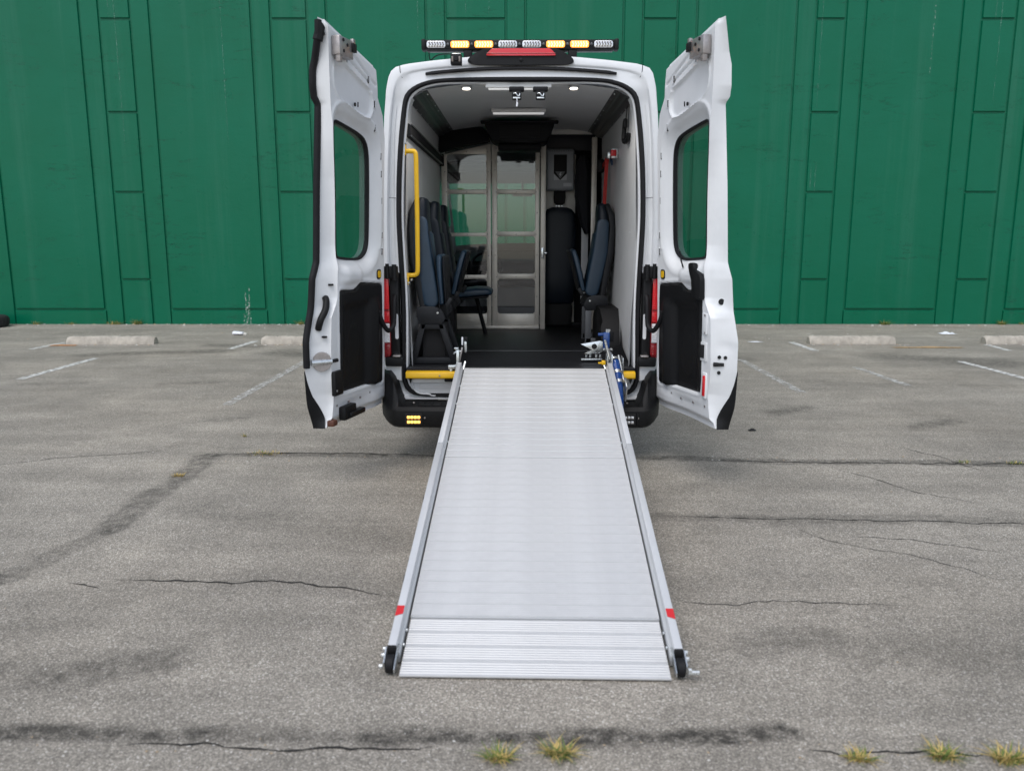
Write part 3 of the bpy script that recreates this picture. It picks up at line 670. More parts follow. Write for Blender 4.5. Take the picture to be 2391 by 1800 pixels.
# side wall rail on the left, dark
rl = prism('wall_rail', [(-.81, 2.285), (-.79, 2.285), (-.778, 2.30), (-.778, 2.36), (-.79, 2.378), (-.81, 2.378)], XZ, 5.98, 8.31, HOLE, van, .004)
tube('rail_lip', [(-.775, 5.98, 2.37), (-.775, 8.30, 2.37)], .006, DKCH, rl, 8); tube('rail_lip', [(-.775, 5.98, 2.293), (-.775, 8.30, 2.293)], .006, DKCH, rl, 8)
box('rail_end_cap', (-.785, 8.312, 2.33), (.05, .02, .115), DARK, rl, .008)
# ceiling lamps
lampf = box('ceiling_lamp', (-.02, 7.15, 2.628), (.46, .09, .03), TUBEL, van, .006)
box('diffuser', (-.02, 7.15, 2.608), (.43, .045, .014), mat('lamp_tube', (.85, .85, .84), .3, emit=(1, 1, 1), estr=.25), lampf, .005)
lampf = box('ceiling_lamp', (-.018, 5.985, 2.624), (.46, .07, .025), TUBEL, van, .006)
box('diffuser', (-.018, 5.985, 2.608), (.42, .035, .012), mat('lamp_tube', (.85, .85, .84), .3), lampf, .004)
for x in (-.385, .372):
    dl = tube('dome_lamp', [(x, 6.02, 2.628), (x, 6.02, 2.617)], [.038, .036], ZINC, van, 24)
    tube('dome_lens', [(x, 6.02, 2.6175), (x, 6.02, 2.611)], [.029, .024], DOME, dl, 24)
    lg = bpy.data.lights.new('dome_lamp_light', 'SPOT'); lg.spot_size = R(150); lg.spot_blend = .6; lg.energy = 8; lg.shadow_soft_size = .03; lg.color = (1, .93, .84)
    lo = bpy.data.objects.new('dome_lamp_light', lg); COL.objects.link(lo); lo.parent = dl; lo.matrix_parent_inverse = Matrix(); lo.location = (x, 6.02, 2.605)
# door strikers on the header
for x in (-.03, .135):
    sk = box('door_striker', (x, 5.905, 2.592), (.105, .06, .03), RUB, van, .008)
    ps = []
    box('latch_body', (x, 5.885, 2.548), (.064, .03, .058), BLACK, sk, .005)
    tube('latch_claw', smooth_path([(x-.022, 5.868, 2.558), (x-.005, 5.862, 2.562), (x+.004, 5.862, 2.545), (x+.02, 5.866, 2.542), (x+.022, 5.868, 2.56)], 2), .0045, ZINC, sk, 8)
    box('latch_plate', (x, 5.8665, 2.530), (.05, .004, .010), ZINC, sk, .001)
tube('pull_cord', smooth_path([(-.03, 5.868, 2.535), (-.025, 5.862, 2.51), (-.03, 5.86, 2.495)], 2), .003, CUPW, van, 6)
box('cord_tag', (-.027, 5.86, 2.485), (.012, .004, .028), CUPW, van, .002, rot=(0, .2, 0))
# overhead air conditioning unit
ac = prism('air_conditioner', sm2([(-.33, 2.60), (-.30, 2.60), (.28, 2.60), (.305, 2.595), (.285, 2.53), (.24, 2.44), (.20, 2.425), (-.22, 2.43), (-.265, 2.45), (-.31, 2.53)], 1), XZ, 7.62, 8.05, DARK, van, .012)
box('intake_lip', (-.012, 7.63, 2.60), (.70, .10, .022), DARK, ac, .008)
box('intake_grille', (-.01, 7.612, 2.52), (.36, .02, .11), HOLE, ac, .004)
for k2 in range(7): box('grille_slat', (-.01, 7.602, 2.476+.0155*k2), (.35, .01, .004), DARK, ac, .001, 1)
box('lower_cover', (-.01, 7.9, 2.40), (.40, .3, .05), DARK, ac, .012)
# dark header box left of it
prism('header_box', [(-.80, 2.395), (-.79, 2.56), (-.68, 2.625), (-.40, 2.64), (-.33, 2.60), (-.30, 2.50), (-.33, 2.50), (-.55, 2.46)], XZ, 8.17, 8.305, DARK, van, .006)
# partition: two leaves of aluminium with eight clear panes
PY = 8.33
def leaf(x0, x1, topL, topR, panes, nm):
    # frame built as stiles and rails around the window openings
    holes = panes; zs = sorted({z for p in holes for z in p[2:]})
    fr = None; xa, xb = holes[0][0], holes[0][1]
    def bar(name, poly):
        return prism(name, poly, XZ, PY, PY+.028, PALU, van if fr is None else fr, .002)
    fr = prism(nm, [(x0, .655), (xa, .655), (xa, topL-.02+(topR-topL)*(xa-x0)/(x1-x0)), (x0, topL-.02)], XZ, PY, PY+.028, PALU, van, .0015)
    bar('stile', [(xb, .655), (x1, .655), (x1, topR-.02), (xb, topL-.02+(topR-topL)*(xb-x0)/(x1-x0))])
    zlist = [.655] + [z for p in sorted(holes, key=lambda q: q[2]) for z in p[2:]] + [None]
    for a, c in zip(zlist[0::2], zlist[1::2]):
        if c is None: bar('rail', [(xa, a), (xb, a), (xb, topL-.02+(topR-topL)*(xb-x0)/(x1-x0)), (xa, topL-.02+(topR-topL)*(xa-x0)/(x1-x0))])
        else: bar('rail', [(xa, a), (xb, a), (xb, c), (xa, c)])
        if a > .7:
            for x in (xa-.008, (xa+xb)/2, xb+.008): bolt('rivet', (x, PY-.0005, a+.02), (0, -1, 0), .0055, STEEL, fr, .003)
    for p in holes:
        # rounded corner fillets and the pane
        for cx, cz, sx, sz in ((p[0], p[2], 1, 1), (p[1], p[2], -1, 1), (p[0], p[3], 1, -1), (p[1], p[3], -1, -1)):
            r_ = .028; pts = [(cx, cz)] + [(cx+sx*(r_-r_*math.sin(a)), cz+sz*(r_-r_*math.cos(a))) for a in [PI/2*k2/5 for k2 in range(6)]]
            prism('corner_fillet', pts, XZ, PY+.0015, PY+.0265, PALU, fr)
        box('pane', ((p[0]+p[1])/2, PY+.034, (p[2]+p[3])/2), (p[1]-p[0]+.04, .006, p[3]-p[2]+.036), GLASS_PANE, fr, 0)
        for x in (p[0]-.02, p[1]+.02): bolt('rivet', (x, PY-.0005, (p[2]+p[3])/2), (0, -1, 0), .0055, STEEL, fr, .003)
    return fr
leaf(-.79, -.298, 2.40, 2.51, [(-.735, -.342, .81, 1.165), (-.735, -.342, 1.205, 1.59), (-.735, -.342, 1.625, 2.005), (-.735, -.342, 2.05, 2.425)][:3]+[(-.735, -.342, 2.05, 2.39)], 'partition_leaf')
leaf(-.290, .188, 2.50, 2.48, [(-.236, .145, .81, 1.165), (-.236, .145, 1.215, 1.59), (-.236, .145, 1.638, 2.005), (-.236, .145, 2.05, 2.425)], 'partition_leaf')
box('partition_sill', (-.30, PY-.006, .672), (.98, .02, .03), PALU, van, .003)
post = box('partition_post', (.224, PY+.01, 1.60), (.052, .05, 1.89), PALU, van, .004)
tube('hinge_knuckle', [(.193, PY-.008, .70), (.193, PY-.008, .80)], .008, STEEL, post, 8); tube('door_edge_seal', [(.194, PY-.004, .68), (.194, PY-.004, 2.5)], .005, RUB, post, 6)
lt = box('slide_bolt', (.222, PY-.022, 1.425), (.032, .02, .105), ZINC, post, .003)
tube('bolt_rod', [(.232, PY-.034, 1.37), (.232, PY-.034, 1.47)], .006, ZINC, lt, 8); box('bolt_knob', (.252, PY-.036, 1.425), (.03, .012, .018), ZINC, lt, .004)
pr = box('partition_post', (.728, PY+.01, 1.60), (.052, .05, 1.90), PALU, van, .004)
box('partition_header', (.46, PY+.012, 2.60), (.50, .04, .045), BEIGE, van, .004); box('partition_header', (.46, PY+.03, 2.640), (.60, .04, .03), CEIL, van, .003)
box('right_back_panel', (.40, 8.72, 1.55), (.34, .02, 1.75), BEIGE, van, .003)
box('dark_cavity_sheet', (.70, 8.80, 1.60), (.50, .02, 2.0), DARK, van, .003)  # dark sheet standing in for the shaded cavity beside the cream panel
box('right_top_panel', (.48, 8.66, 2.54), (.56, .02, .17), mat('dark_blue_grey', (.035, .037, .045), .5), van, .003)
box('grey_side_panel', (.665, 8.60, 1.45), (.07, .02, 1.1), GREYL, van, .003)
# wheel-arch box on the right and its twin on the left
for s in (-1, 1):
    loops = []
    for y, e in ((6.62, 1), (6.70, .35), (6.80, 0), (7.3, 0), (7.42, .3), (7.5, 1)):
        top = 1.0-.28*e; inn = .60+.05*e
        loops.append([(s*.83, y, .655), (s*inn, y, .655), (s*(inn+.02), y, top-.05), (s*(inn+.06), y, top), (s*.83, y, top)])
    if s > 0: loft('wheel_arch_box', [[(max(.66, p[0]) if s > 0 else p[0], p[1], p[2]) for p in l] for l in loops], mat('arch_box_black', (.007, .007, .008), .6, spec=.2), van, cap=(True, True))
tr = mesh('floor_trim', [(.815, 6.02, .656), (.815, 6.62, .656), (.815, 6.62, .90), (.80, 6.40, .75), (.81, 6.02, .66), (.76, 6.02, .658), (.70, 6.62, .658)], [(1, 2, 3, 0), (0, 3, 4), (4, 5, 6, 3), (3, 6, 1)], DARK, van)
# cab behind the partition
cabd = box('dashboard', (0, 10.55, 1.12), (1.75, .55, .34), DARK, van, .06, 4)
mesh('dash_top', [(-.87, 10.25, 1.285), (.87, 10.25, 1.285), (.85, 10.95, 1.40), (-.85, 10.95, 1.40)], [(0, 1, 2, 3)], DARK, van)
sw = [(-.42+.19*math.cos(a), 10.10+.07*math.sin(a), 1.22+.17*math.sin(a)) for a in [2*PI*k2/28 for k2 in range(28)]]
swo = tube('steering_wheel', sw, .016, DARK, van, 10, closed=True); tube('spoke', [(-.6, 10.10, 1.22), (-.24, 10.10, 1.22)], .016, DARK, swo, 8); tube('column', [(-.42, 10.12, 1.2), (-.42, 10.4, 1.1)], .04, DARK, swo, 10)
box('cab_floor', (0, 9.7, .66), (1.7, 2.0, .05), FLOORM, van, .004)
box('cab_headliner', (0, 9.45, 2.36), (1.78, 1.1, .04), DARK, van, .01)
mesh('screen_surround', [(-.95, 10.0, 2.38), (.95, 10.0, 2.38), (.88, 10.2, 2.22), (-.88, 10.2, 2.22)], [(0, 1, 2, 3)], DARK, van)
for s in (-1, 1): box('cab_side_trim', (s*.93, 9.4, 1.1), (.03, 2.0, .75), DARK, van, .01); box('cab_pillar', (s*.93, 8.9, 1.9), (.03, .9, 1.0), DARK, van, .01)
box('driver_mirror', (.02, 10.05, 2.10), (.24, .03, .08), DARK, van, .012); tube('mirror_stem', [(.02, 10.06, 2.14), (.02, 10.2, 2.24)], .012, DARK, van, 8)

# ---- yellow grab rail
gr = tube('grab_rail', [(-.815, 5.955, 2.185), (-.79, 5.95, 2.185)] + smooth_path([(-.79, 5.95, 2.185), (-.745, 5.95, 2.185), (-.742, 5.95, 2.13)], 3)[1:] + [(-.742, 5.95, 1.75), (-.745, 5.95, 1.40)] + smooth_path([(-.745, 5.95, 1.39), (-.748, 5.95, 1.318), (-.80, 5.95, 1.315)], 3) + [(-.825, 5.955, 1.315)], .0165, YEL, van, 14)
for z in (2.20, 1.29): box('rail_flange', (-.818, 5.953, z), (.014, .035, .085), YEL, gr, .004)
for z in (2.235, 1.262): bolt('flange_bolt', (-.812, 5.94, z), (1, -.6, 0), .008, ZINC, gr, .01)
bolt('hanging_nut', (-.79, 5.94, 1.285), (0, -1, -.3), .009, ZINC, gr, .012)

# ---- rear doors
TH = R(15.6)
def make_door(s):
    hx, hy = s*.974, 5.775; t_ = Vector((s*math.sin(TH), -math.cos(TH), 0)); nn = Vector((-s*math.cos(TH), -math.sin(TH), 0))
    def D(u, z, w): return Vector((hx, hy, 0)) + t_*u + nn*(w+.0395*(z-.41)) + Vector((0, 0, z))
    UH = [(.41, -.002), (.74, .003), (1.4, .03), (1.93, .036), (2.24, .03), (2.385, .067), (2.47, .13), (2.5, .145), (2.6, .15), (2.74, .175)]
    UC = [(.41, .835), (.47, .80), (.551, .785), (.62, .782), (.70, .80), (.8, .812), (.947, .811), (1.10, .805), (1.18, .745), (1.22, .727), (1.37, .725), (1.54, .712), (1.94, .745), (2.158, .782), (2.35, .802), (2.54, .819), (2.74, .835)]
    UO = [(.41, .85), (.55, .90), (.78, .925), (.96, .93), (1.15, .878), (1.34, .871), (1.44, .821), (1.89, .81), (2.36, .782), (2.385, .80), (2.456, .823), (2.60, .83), (2.74, .87)]
    TT = [(.41, .10), (.6, .115), (1.0, .12), (1.4, .105), (2.37, .10), (2.4, .115), (2.55, .11), (2.74, .045)]
    win = sm2([(.672, 2.285), (.60, 2.278), (.34, 2.24), (.27, 2.215), (.228, 2.165), (.212, 2.07), (.212, 1.62), (.222, 1.53), (.26, 1.475), (.35, 1.443), (.62, 1.46), (.655, 1.468), (.662, 1.50), (.668, 1.8), (.69, 2.25)], 2)
    trim = sm2([(.082, 1.25), (.086, 1.27), (.105, 1.277), (.42, 1.30), (.445, 1.295), (.475, 1.266), (.51, 1.258), (.61, 1.262), (.69, 1.262), (.70, 1.25), (.70, 1.12), (.694, .90), (.688, .65), (.675, .61), (.64, .60), (.45, .597), (.27, .594), (.20, .578), (.075, .571), (.06, .58)], 1)
    rec = sm2([(.235, 2.46), (.245, 2.385), (.285, 2.342), (.36, 2.335), (.55, 2.37), (.76, 2.425), (.78, 2.60), (.66, 2.625), (.40, 2.55), (.27, 2.52)], 2)
    NI, NE, NO, NV = 84, 9, 14, 300
    grid = []; tagsw = []
    for iv in range(NV+1):
        v = iv/NV; z0 = .41+v*(2.745-.41); uh, uc, uo, tt = (interp(T_, z0) for T_ in (UH, UC, UO, TT))
        sh = .21*sst(.86, 1, v)
        row = []
        for i in range(NI+1):
            u = uh+(uc-uh)*i/NI; z = z0+sh*(u-.5)
            w = -.028*(1-sst(.004, .026, u-uh)); w -= .022*(1-sst(.435, .470, z0)); w -= .02*(1-sst(.004, .03, 2.745-z0))
            dw, _ = near_poly((u, z), win); inside = in_poly((u, z), win)
            if inside: w -= .05
            else: w += -.05*(1-sst(0, .095, dw))+.007*math.exp(-((dw-.105)/.012)**2)*(1 if z > 1.5 else .3)
            if z > 2.28:
                dr, _ = near_poly((u, z), rec); ins = in_poly((u, z), rec)
                w += (-.016 if ins else 0)*sst(0, .02, dr) + .006*math.exp(-(dr/.008)**2)*(1 if not ins or dr < .02 else 0)
                for (a, c) in (((.277, 2.514), (.70, 2.626)), ((.302, 2.566), (.66, 2.675)), ((.2, 2.56), (.64, 2.738))):
                    dl, _ = near_poly((u, z), [a, c, a]); w -= .011*math.exp(-(dl/.0075)**2)
            dt, _ = near_poly((u, z), trim)
            if z < 1.36: w += (-.065*sst(.0, .012, dt) if in_poly((u, z), trim) else .004*math.exp(-((dt-.014)/.008)**2))
            # swept gusset between window and trim
            if 1.26 < z < 1.46: w += .030*sst(.36, .47, u)*sst(1.27, 1.33, z)*(1-sst(1.40, 1.45, z))*(1-sst(.60, .72, u))
            # lower scallops
            if z < .58: w += .012*sst(.56, .50, z)*math.exp(-((u-.18)/.10)**2) - .010*sst(.56, .51, z)*math.exp(-((u-.50)/.18)**2)
            row.append((u, z, w))
        for i in range(1, NE+1):
            f = i/NE; u = uc+(uo-uc)*(f**1.35); z = z0+sh*(u-.5); w = row[NI][2]*(1-f)-tt*f**.85
            if i <= 2: w -= .002
            if 1.0 < z0 < 1.2: pass
            w += .010*math.exp(-((z0-1.13)/.03)**2)*math.sin(PI*f) - .010*math.exp(-((z0-.93)/.05)**2)*math.sin(PI*f)
            row.append((u, z, w))
        for i in range(1, NO+1):
            f = i/NO; u = uo+(uh-uo)*f; z = z0+sh*(u-.5); w = -tt+(tt-.055)*sst(.35, 1, f)*.8-.006*math.sin(PI*f); row.append((u, z, w))
        grid.append(row)
    NC = len(grid[0]); vs = []; inn = []
    for row in grid:
        for i, (u, z, w) in enumerate(row):
            ins = in_poly((u, z), win) and (i < NI-1 or i > NI+NE+1); inn.append(ins); vs.append([u, z, w])
    fs = []; keep = set()
    for r_ in range(NV):
        for i in range(NC):
            f = (r_*NC+i, r_*NC+(i+1) % NC, (r_+1)*NC+(i+1) % NC, (r_+1)*NC+i)
            if all(inn[k_] for k_ in f): continue
            fs.append(f); keep.update(k_ for k_ in f if inn[k_])
    for k_ in keep:
        _, q = near_poly((vs[k_][0], vs[k_][1]), win); vs[k_][0], vs[k_][1] = q
    fs.append(tuple(range(NC))); fs.append(tuple(NV*NC+i for i in range(NC)))
    used = sorted({k_ for f in fs for k_ in f}); mp = {k_: i for i, k_ in enumerate(used)}
    d = mesh('rear_door', [D(*vs[k_]) for k_ in used], [tuple(mp[k_] for k_ in f) for f in fs], WHITE_IN, van, True)
    d['label'] = 'left rear door, black weather strip on its free edge' if s < 0 else 'right rear door, black release handle on its inner edge'
    # window: jamb, rubber and glass
    wl_ = resample([(a, 0, b_) for a, b_ in win], 96); c0 = Vector((.44, 0, 1.86))
    def ring(ds, w): return [D(p.x+(c0-p).normalized().x*ds, p.z+(c0-p).normalized().z*ds, w) for p in wl_]
    loft('window_rubber', [ring(-.010, -.046), ring(-.005, -.040), ring(.006, -.043), ring(.007, -.060), ring(.006, -.0655), ring(-.01, -.0655)], RUB, d)
    loft('window_outer_edge', [ring(.004, -.0715), ring(.0, -.11), ring(-.01, -.10)], mat('window_edge_green', (.11, .21, .17), .4), d)  # flat pale green on the outer window edge
    loft('window_glass', [ring(.0, -.066), ring(.0, -.071)], GLASS_DOOR, d, cap=(True, True), smooth=False)
    # ceramic border of the glass: ragged edge towards the hinge side
    # inner trim panel
    TN, TZ = 60, 66; tv = []; tin = []
    for iz in range(TZ+1):
        for iu in range(TN+1):
            u = .05+.66*iu/TN; z = .56+.75*iz/TZ; tv.append([u, z]); tin.append(in_poly((u, z), trim))
    tf = []; fix = set()
    for iz in range(TZ):
        for iu in range(TN):
            f = (iz*(TN+1)+iu, iz*(TN+1)+iu+1, (iz+1)*(TN+1)+iu+1, (iz+1)*(TN+1)+iu)
            if any(tin[k_] for k_ in f): tf.append(f); fix.update(k_ for k_ in f if not tin[k_])
    for k_ in fix:
        _, q = near_poly(tv[k_], trim); tv[k_] = list(q)
    def tw(u, z):
        dt, _ = near_poly((u, z), trim); w = -.012+.020*sst(0, .016, dt)
        pocket = sst(.16, .20, u)*(1-sst(.60, .68, u))*(1-sst(1.12, 1.19, z))*sst(.58, .63, z)
        w -= .028*sst(.27, .33, u)*pocket
        w += .030*math.exp(-((u-.215)/.055)**2)*(1-sst(1.10, 1.20, z))
        ov = math.hypot((u-.47)/.085, (z-.86)/.17); w += .004*math.exp(-((ov-1)/.06)**2)
        return w
    usedt = sorted({k_ for f in tf for k_ in f}); mpt = {k_: i for i, k_ in enumerate(usedt)}
    tp = mesh('trim_panel', [D(tv[k_][0], tv[k_][1], tw(*tv[k_])) for k_ in usedt], [tuple(mpt[k_] for k_ in f) for f in tf], TRIM, d, True)
    # lower cladding, wrapping the free bottom corner of the skin
    loops = []
    for iz in range(19):
        z = .405+.375*iz/18; z0 = max(.411, z); uh, uc, uo, tt = (interp(T_, z0) for T_ in (UH, UC, UO, TT))
        a = interp([(.405, .20), (.47, .30), (.54, .52), (.62, .78), (.70, .90), (.78, .97)], z)
        l = []
        for i in range(7):
            f = a+(1-a)*i/6; u = uc+(uo-uc)*f**1.35+.008; l.append(D(u, z, -tt*f**.85-.002))
        for i in range(1, 7):
            f = i/6*.5; l.append(D(uo+.008+(uh-uo)*f, z, -tt-.010))
        loops.append(l)
    loft('lower_cladding', loops, BLACK, d, closed=False)
    # glass border tabs, slots and clips along the hinge edge
    def tab(u, z, du, dz, m, h=.004, w0=.0, nm='clip_slot'):
        bm = bmesh.new(); q = rrect(u-du/2, u+du/2, z-dz/2, z+dz/2, min(du, dz)*.35, 3)
        lo = [bm.verts.new(D(a, b_, w0-.004)) for a, b_ in q]; hi = [bm.verts.new(D(a, b_, w0+h)) for a, b_ in q]
        bm.faces.new(hi)
        for i in range(len(q)): bm.faces.new((lo[i], lo[(i+1) % len(q)], hi[(i+1) % len(q)], hi[i]))
        return from_bm(nm, bm, m, d, True)
    for u, z in ((.302, 2.575), (.215, 2.44), (.205, 2.29), (.112, 2.12), (.105, 2.005), (.097, 1.83), (.086, 1.60), (.082, 1.49)):
        c_ = tab(u, z, .030, .050, WHITE, .006)
        tab(u+.012, z, .006, .042, HOLE, .0066, nm='slot_shadow')
    for u, z, du, dz in ((.49, 2.40, .022, .022), (.45, 2.405, .006, .03), (.60, 2.64, .006, .03), (.735, 2.62, .05, .012)):
        tab(u, z, du, dz, STEEL if du > .04 else HOLE, .0015 if z < 2.3 else -.006 if False else .0015, nm='press_hole')
    for u, z in ((.27, .535), (.41, .525), (.58, .53), (.74, .535)): tab(u, z, .014, .014, STEEL, .003, nm='press_hole')
    # reflector in the door jamb
    pl_ = tab(.141, 1.338, .062, .066, HOLE, .006, nm='jamb_switch'); tab(.147, 1.338, .036, .046, YEL, .012, nm='amber_reflector')
    # upper latch
    L0 = D(.735, 2.70, .0); rotm = Matrix((t_, Vector((0, 0, 1)), nn)).transposed()
    def lb(name, u, z, w, su, sz, sw, m, bev=.003): 
        bm = bmesh.new(); add_box(bm, D(u, z, w), (su, sz, sw), bev, 2, rotm); return from_bm(name, bm, m, d)
    lb('top_latch', .71, 2.685, .030, .17, .105, .05, STEEL); lb('latch_jaw', .62, 2.70, .045, .05, .05, .04, BLACK); lb('latch_plate', .77, 2.665, .035, .03, .14, .03, STEEL)
    lb('latch_tab', .62, 2.735, .05, .03, .03, .02, STEEL)
    for du, dz in ((.70, 2.70), (.745, 2.66), (.75, 2.72)): bolt('latch_bolt', D(du, dz, .056), nn, .010, HOLE, d, .004)
    # latch rods
    if s > 0:
        tube('latch_rod', [D(.48, 1.395, .02), D(.47, 1.44, .03), D(.465, 1.50, .035)], .005, RUB, d, 8)
        hd = prism('release_handle', [(.572, 1.40), (.575, 1.425), (.60, 1.432), (.64, 1.428), (.65, 1.40), (.65, 1.39), (.722, 1.365), (.735, 1.33), (.735, 1.215), (.72, 1.205), (.63, 1.205), (.618, 1.22), (.622, 1.325), (.60, 1.335), (.605, 1.355), (.585, 1.385)], lambda a, b_, w: D(a, b_, w), .0, .035, BLACK, d, .006)
        lb('jamb_plate', .745, 1.06, .004, .055, .13, .012, WHITE_IN, .004)
        for z in (1.115, 1.005): bolt('jamb_bolt', D(.757, z, .011), nn, .007, STEEL, d, .003)
        lb('lock_pocket', .728, .885, .002, .075, .12, .01, GREYL, .004); lb('lock_hole', .720, .885, .008, .045, .085, .006, HOLE, .02)
        lb('marker_surround', .742, .67, .004, .055, .165, .014, WHITE, .01); lb('red_marker', .748, .67, .012, .028, .13, .012, REDL, .004)
        def ef(f, z):
            uc, uo, tt = interp(UC, z), interp(UO, z), interp(TT, z); return D(uc+(uo-uc)*f**1.35+.002, z, -tt*f**.85)
        en = (t_+nn*.75).normalized()
        for f, z, r_ in ((.60, 1.20, .019), (.32, .862, .011), (.55, .862, .011), (.32, .765, .011)): tube('jamb_hole', [ef(f, z)-en*.004, ef(f, z)+en*.004], r_, HOLE, d, 14)
        tube('lock_slot', [ef(.10, .816)+en*.002, ef(.5, .818)+en*.002], [.014, .010], HOLE, d, 10)
    else:
        def ef(f, z):
            uc, uo, tt = interp(UC, z), interp(UO, z), interp(TT, z); return D(uc+(uo-uc)*f**1.35+.002, z, -tt*f**.85)
        en = (t_+nn*.75).normalized()
        # weather strip down the free edge
        path = [ef(.93, z)+en*.006 for z in [.80+.02*k_ for k_ in range(98)]] + [ef(.9, 2.745)+Vector((0, 0, .06))+en*.006]
        tube('weather_strip', path, .021, RUB, d, 10)
        tube('strip_corner', [ef(.9, 2.70)+en*.01, ef(.6, 2.76)+Vector((0, 0, .03)), ef(.4, 2.73)], [.03, .032, .014], RUB, d, 8)
        tube('grab_pull', smooth_path([ef(.45, 1.22), ef(.40, 1.205)+en*.02, ef(.36, 1.15)+en*.03, ef(.45, 1.10)+en*.03, ef(.50, 1.06)+en*.02, ef(.5, 1.035)], 2), .021, BLACK, d, 10)
        for z in (1.30, .985): lb('jamb_slot', interp(UC, z)+.03, z, -.03, .02, .012, .03, HOLE, .003)
        p0 = ef(.35, .83); tube('latch_disc', [p0, p0+en*.014], [.062, .058], STEEL, d, 24); tube('latch_pin', [p0+en*.03-t_*.06+nn*.03, p0+en*.035+t_*.03-nn*.06], .019, ZINC, d, 12)
        tube('pin_stub', [p0+en*.02-t_*.06+nn*.03, p0+en*.02-t_*.11+nn*.045], .012, RUB, d, 10)
        lb('latch_cover', .755, .685, .012, .105, .155, .03, BLACK, .006); bolt('cover_screw', D(.79, .64, .028), nn, .008, ZINC, d, .004)
        lb('lower_latch', .63, .475, .02, .16, .09, .05, BLACK, .01); lb('latch_foot', .55, .455, .035, .20, .035, .05, BLACK, .008)
        lb('corner_block', .80, .435, .0, .06, .04, .05, RUST, .01)
    return d
doorL = make_door(-1); doorR = make_door(1)

# =================================================================== RAMP
rx = math.atan2(.645, 3.02); rz = -math.atan2(.046, 3.02)
ramp = empty('wheelchair_ramp', (.054, 2.73, .012), (rx, 0, rz)); tag(ramp, 'long ribbed aluminium wheelchair ramp sloping from the van floor to the asphalt', 'ramp')
def plank_mesh(name, L, w, t_, ribs, lip, depth):
    # extruded tread: ribs run across the ramp, a rounded lip covers each joint
    prof = [(0, -t_)]
    if lip: prof += [(0, .0006), (.0012, .0026), (.0034, .0036), (.0056, .0026), (.007, .0)]
    else: prof += [(0, -.0022), (.0012, 0)]
    y0 = prof[-1][0]; st_ = (L-.0008-y0)/ribs
    for k in range(ribs):
        a = y0+k*st_
        prof += [(a+st_*.12, .0), (a+st_*.5, .0001), (a+st_*.62, -depth), (a+st_*.92, -depth)]
    prof += [(L-.0006, -depth), (L-.0006, -t_)]
    vs = [(-w/2, y, z) for y, z in prof]+[(w/2, y, z) for y, z in prof]; n_ = len(prof)
    fs = [(i, i+1, n_+i+1, n_+i) for i in range(n_-1)] + [(n_-1, 0, n_, 2*n_-1), tuple(range(n_)), tuple(n_+i for i in range(n_))]
    me = bpy.data.meshes.new(name); me.from_pydata(vs, [], fs); bm = bmesh.new(); bm.from_mesh(me); bmesh.ops.recalc_face_normals(bm, faces=bm.faces); bm.to_mesh(me); bm.free(); me.materials.append(ALU); return me
m_flap = plank_mesh('flap_plank', .081, .995, .007, 6, False, .0016); m_mid = plank_mesh('deck_plank', 1.375/18, 1.0, .02, 6, False, .0008); m_top = plank_mesh('deck_plank_top', 1.375/18, 1.0, .02, 5, True, .0008)
def place(me, y, z=0):
    o = bpy.data.objects.new('deck_plank', me); link(o, ramp, True); o.location = (0, y, z); return o
for k in range(4): place(m_flap, .002+k*.081, .002)
for k in range(18): place(m_mid, .335+k*1.375/18, .010)
for k in range(18): place(m_top, 1.713+k*1.375/18, .010)
def lbox(name, c, s, m, bev=.003, rot=None, par=None): 
    return box(name, c, s, m, ramp if par is None else par, bev, 2, rot, True)
lbox('section_hinge', (0, 1.7115, .003), (1.0, .003, .010), STEEL, .001); lbox('flap_hinge', (0, .3305, .003), (1.0, .004, .012), ALUR, .001)
